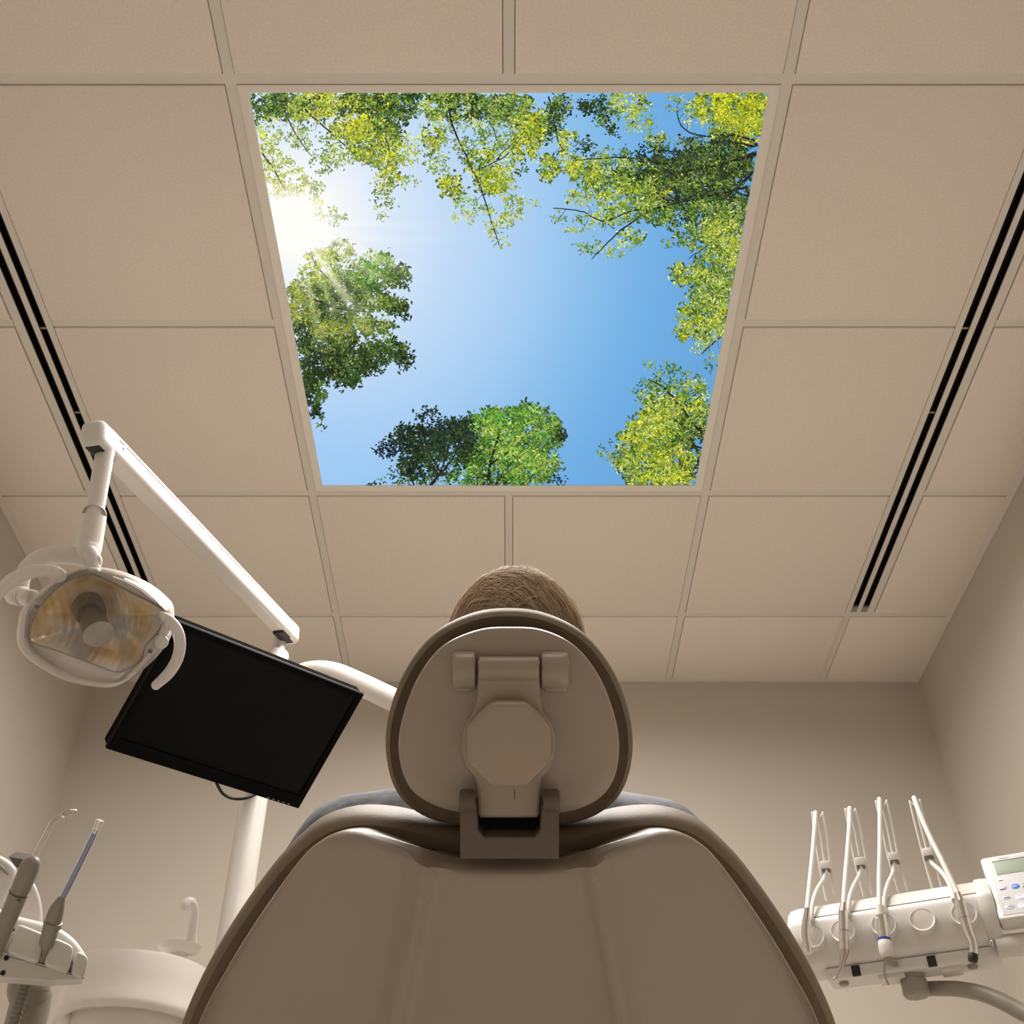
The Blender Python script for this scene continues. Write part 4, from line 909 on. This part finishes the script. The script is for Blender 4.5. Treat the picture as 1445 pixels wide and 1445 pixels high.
# holder cups
nrm = (-e2*.93+e3*.20-e1*.0).normalized()
for px, py in ((1147,1323), (1190,1315), (1247.5,1306.5), (1302,1299), (1361,1291)):
    p = UP(px, py, -.0015)
    pv = [(.002, -.010), (.008, -.0095), (.014, -.0065), (.0185, -.001), (.0205, .0030), (.0215, .0038), (.0222, .0025), (.0225, -.010)]
    mk('holder_cup', lathe([(r*.98, h) for r, h in pv], p, nrm, 40), 'white2', unit, 60)
# whips
WH = [  # left rail, right rail, clip, tail, base offset
 ([(1146,1147),(1150,1180),(1157,1225),(1166,1270)], [(1161,1147),(1167,1180),(1172,1222),(1177,1262)], (1165,1221), [(1167,1228),(1163,1240),(1153,1256),(1147,1275),(1145,1300)], .082),
 ([(1193,1142),(1199,1175),(1206,1215),(1219,1264)], [(1207,1142),(1214,1170),(1221,1208),(1230,1262)], (1214,1216), [(1216,1223),(1213,1235),(1204,1252),(1199,1268),(1197,1292)], .08),
 ([(1236,1131),(1244,1165),(1253,1208),(1268,1258)], [(1251,1130),(1258,1160),(1267,1206),(1280,1256)], (1261,1209), [(1262,1216),(1261,1230),(1253,1248),(1249,1265),(1249,1290)], .078),
 ([(1284,1131),(1292,1165),(1303,1208),(1315,1252)], [(1298,1129),(1305,1160),(1317,1206),(1328,1250)], (1309,1203), [(1311,1209),(1315,1218),(1330,1232),(1341,1250),(1346,1270)], .075)]
TOPD = .06
for l, r, c, tl, bd in WH:
    wl = [UP(x, y, TOPD+(bd-TOPD)*i/3) for i, (x, y) in enumerate(l)]; wr = [UP(x, y, TOPD+(bd-TOPD)*i/3) for i, (x, y) in enumerate(r)]
    w = mk('whip_arm', join(tube(wl, .0023, 10, 6, 'round'), tube(wr, .0023, 10, 6, 'round'), tube([wl[0], mid(wl[0], wr[0])+e3*-.012, wr[0]], .0016, 8, 4)), 'white2', unit, 60)
    m0 = [mid(a, b) for a, b in zip(wl, wr)]
    mk('guide_rod', tube([mid(m0[0], m0[1], .35), m0[1], mid(m0[1], m0[2], .9)], .0026, 10, 6), 'white2', w)
    cp = UP(c[0], c[1], TOPD+.006); ax = (m0[1]-m0[2]).normalized(); sx = (e1-ax*e1.dot(ax)).normalized(); sy = ax.cross(sx)
    mk('clip', rbox(cp, sx, sy, ax, (.0185, .012, .015), .002, 2), 'white2', w)
    mk('clip_base', rbox(cp-ax*.0105, sx, sy, ax, (.015, .010, .006), .001, 1), 'dgrey', w)
# handpieces hanging on their hoses
def hand(label, hose, tail, body, segs):
    o = UP(*body[0], -.016)
    t = thing('dental_handpiece', o, label, 'dental handpiece', 'handpieces hanging on the instrument unit')
    n = len(hose); dd = [TOPD-.004+(-.014-TOPD+.004)*(i/(n-1))**1.2 for i in range(n)]
    mk('hose', tube([UP(x, y, q) for (x, y), q in zip(hose, dd)], .0047, 14, 8, 'round'), 'hose', t)
    n = len(tail); td = [TOPD+.006]*2+[TOPD-.015, .02, -.004]
    mk('hose_loop', tube([UP(x, y, q) for (x, y), q in zip(tail, td)], [.0042]*n, 14, 8), 'hose', t)
    for nm, pts, rad, m, en in segs:
        mk(nm, tube([UP(x, y, -.018-k) for x, y, *z in pts for k in [z[0] if z else 0]], rad, 20, 5, en), m, t, 50)
    return t
hand('silver dental handpiece hanging nearest the chair, half hidden by the backrest', [(1151,1147),(1150,1168),(1147,1205),(1143,1245),(1139,1284)], WH[0][3], [(1138,1300)],
     [('sleeve', [(1139.5,1282),(1138,1298)], [.0052,.0070], 'dmetal', 'flat'), ('grip', [(1138,1298),(1137,1318),(1141,1345)], [.0076,.0080,.0080], 'metal', 'flat')])
hand('silver dental handpiece with a thin curved scaler nozzle pointing down', [(1199,1141),(1199,1165),(1196,1205),(1193,1240),(1190.5,1276)], WH[1][3], [(1191,1300)],
     [('sleeve', [(1190.5,1274),(1189.5,1287)], [.0055,.0080], 'dmetal', 'flat'), ('grip', [(1189.5,1287),(1190.5,1313),(1191.5,1341)], [.0084,.0086,.0088], 'metal', 'flat'), ('grip_ring', [(1191.3,1313),(1191.4,1315)], [.0090,.0090], 'dmetal', 'flat'),
      ('nozzle', [(1191.5,1341),(1190,1353),(1186,1367),(1181,1377),(1177,1382)], [.0085,.0062,.0036,.0028,.0026], 'dmetal', 'round')])
hand('white and silver dental handpiece with a blue ring and bulbous white end', [(1241,1128),(1242,1150),(1242,1195),(1241,1240),(1241,1280)], WH[2][3], [(1246,1310)],
     [('sleeve', [(1241.5,1278),(1243,1298)], [.0068,.0090], 'white2', 'flat'), ('grip', [(1243,1292),(1245.5,1310),(1247.5,1325)], [.0092,.0098,.0105], 'metal', 'flat'), ('color_ring', [(1247.6,1324),(1248,1327.5)], [.0112,.0112], 'bluering', 'flat'),
      ('bulb', [(1248,1327),(1249.5,1335),(1251.5,1346),(1253,1352)], [.0108,.0125,.0118,.0090], 'white2', 'flat'), ('end_tip', [(1252.5,1350),(1254,1355),(1255,1359)], [.0090,.0075,.0050], 'grey', 'round')])
hand('silver angled dental handpiece with a black round head, rightmost on the unit', [(1290,1126),(1297,1145),(1311,1178),(1330,1216),(1352,1262)], WH[3][3], [(1360,1295)],
     [('sleeve', [(1351,1260),(1355,1272)], [.0055,.0082], 'dmetal', 'flat'), ('grip', [(1355,1272),(1361,1296),(1367,1316),(1372,1327),(1374,1338),(1373.5,1349)], [.0086,.0088,.0082,.0078,.0072,.0068], 'metal', 'flat'), ('grip_ring', [(1360.6,1295),(1361.2,1297)], [.0092,.0092], 'dmetal', 'flat'),
      ('head', [(1373.5,1346),(1373,1352),(1372.5,1357)], [.0078,.0082,.0070], 'rubber', 'flat')])
# control panel
zQ = (UP(1390, 1297, -.0)-CAM).dot(FF)
q0 = UP(1410.5, 1298, -.012); q1 = UP(1382, 1211, .055)
ux = e1.copy(); rr_ = PZ(1445, 1288, q0.z); 
uy = (q1-q0); uy = (uy-ux*uy.dot(ux)); hP = uy.length; uy.normalize(); uz = ux.cross(uy)
if uz.dot(FF) > 0: uz = -uz
sk = (q1-q0).dot(ux)
print('panel h', hP, 'skew', sk)
wP = .20
def CP(x, y, z=0): return q0 + ux*(x + sk*y/hP*1.0) + uy*y + uz*z
def cplate(x0, y0, x1, y1, r, z0_, z1_, bev):
    return prism(rect(x0, y0, x1, y1, r), z0_, z1_, bev, 4, place=lambda a, b, z: CP(a, b, z))
pan = mk('control_panel', cplate(0, 0, wP, hP, .008, -.030, 0, .004), 'white', unit, 45)
mk('panel_face', cplate(.007, .008, wP-.007, hP-.006, .004, -.001, .0006, .0004), 'panelface', pan)
def px2cp(px, py):
    r = ray((px, py)); t = (q0-CAM).dot(uz)/r.dot(uz); d = CAM+r*t-q0; y = d.dot(uy); return d.dot(ux)-sk*y/hP, y
a0, b0_ = px2cp(1401, 1217.5); a1, b1_ = px2cp(1407.5, 1235.5)
mk('display', cplate(min(a0, a1), b1_, wP-.035, b0_, .001, 0, .0012, .0003), 'lcd', pan)
mk('display_edge', cplate(min(a0, a1)-.001, b0_, wP-.035, b0_+.002, .0004, 0, .0014, .0003), 'dgrey', pan)
def oval(name, px, py, rx, ry, m, par=pan, z=.0010):
    a, b = px2cp(px, py); sx, sy = rx/FPX*zQ, ry/FPX*zQ/.92
    return mk(name, prism([(a+sx*math.cos(2*PI*k/28), b+sy*math.sin(2*PI*k/28)) for k in range(28)], 0, z, .0003, 2, place=lambda x, y, z_: CP(x, y, z_)), m, par)
def bar(px, py, w_, h_, m, par, z=.0016):
    a, b = px2cp(px, py); sx, sy = w_/2/FPX*zQ, h_/2/FPX*zQ/.92
    return mk('key_print', prism([(a-sx, b-sy), (a+sx, b-sy), (a+sx, b+sy), (a-sx, b+sy)], 0, z, .0001, 1, place=lambda x, y, z_: CP(x, y, z_)), m, par)
for px, py, w_ in ((1411.5, 1211.8, 4), (1416, 1211.2, 3), (1420, 1210.6, 2.5)): bar(px, py, w_, 1.4, 'greylog', pan, .0012)
o = oval('key', 1412, 1242.5, 4.0, 2.4, 'btnlight'); bar(1412, 1243, 5, .9, 'ink', o)
o = oval('key', 1415, 1253, 6.0, 4.0, 'btngrey'); oval('key_print', 1415, 1252.6, 4.2, 2.4, 'btnlight', o, .0014); bar(1414.5, 1252, 4.5, .8, 'ink', o); bar(1415, 1255.6, 7, .9, 'ink', o)
o = oval('key', 1432.8, 1251.2, 6.2, 4.5, 'btnblue'); bar(1433, 1251, 5.0, 1.1, 'whiteink', o)
o = oval('key', 1420.5, 1267.3, 5.8, 3.6, 'btngrey'); bar(1420.5, 1267.3, 7.5, 1.0, 'ink', o)
o = oval('key', 1425, 1280, 6.5, 4.4, 'btngrey'); bar(1425, 1279.5, 6, .7, 'greylog', o)
for px, py in ((1440, 1265.5), (1444, 1278)):
    o = oval('key', px, py, 7.2, 5.2, 'btnlight')
    a, b = px2cp(px, py); s = .0042
    mk('key_print', tube([CP(a+s*math.cos(t), b+s*math.sin(t), .0013) for t in [math.radians(40+28*k) for k in range(11)]], .0005, 6, 1), 'whiteink', o)
o = oval('key', 1448.5, 1247.5, 4.5, 3.2, 'dgrey'); bar(1447, 1251.5, 7, .8, 'ink', pan)
oval('key', 1452, 1250, 5.5, 4, 'btngrey')
mk('handle', tube([UP(1407, 1336, .03), UP(1425, 1334, .03), UP(1500, 1326, .03)], [.0185, .0185, .0185], 24, 2), 'white2', unit)
mk('handle_hinge', cyl(UP(1397, 1329, .02), UP(1403, 1331, .02), .006, 16, .001), 'metal', unit)
# carrying arm
hub = UP(1284, 1362, .062); zt = ht
hx = V3((hub.x, hub.y, 0))
h1 = PY(1284, 1383, hub.y).z; h0 = PY(1284, 1407, hub.y).z
mk('hub', join(lathe([(.0205, 0), (.0215, .002), (.0215, pL.z+ht-h1)], V3((hub.x, hub.y, h1)), e3, 32), lathe([(.010, -.001), (.019, 0), (.0225, .004), (.0225, h1-h0-.002), (.021, h1-h0)], V3((hub.x, hub.y, h0)), e3, 32)), 'grey', unit, 40)
hz = (hub-CAM).dot(FF)
ap = [P(1292, 1396, hz), P(1320, 1395, hz-.02), P(1355, 1396, hz-.05), P(1395, 1405, hz-.09), P(1440, 1427, hz-.14), P(1480, 1452, hz-.18)]
pe = ap[-1]
ap += [V3((pe.x+.06, pe.y-.02, pe.z-.10)), V3((pe.x+.08, pe.y-.02, .5)), V3((pe.x+.08, pe.y-.02, .0))]
mk('carrying_arm', tube(ap, [.0120, .0125, .0130, .0135, .0140, .0145, .018, .025, .025], 20, 8), 'grey', unit)
mk('foot', cyl(V3((pe.x+.08, pe.y-.02, 0)), V3((pe.x+.08, pe.y-.02, .03)), .16, 32, .008), 'grey', unit)
S.view_settings.view_transform = 'Standard'; S.view_settings.look = 'None'; S.view_settings.gamma = 1; S.view_settings.exposure = 0
S.view_settings.use_curve_mapping = False
w = bpy.data.worlds.new('world'); S.world = w; w.use_nodes = True
w.node_tree.nodes['Background'].inputs['Color'].default_value = (.02, .02, .02, 1)
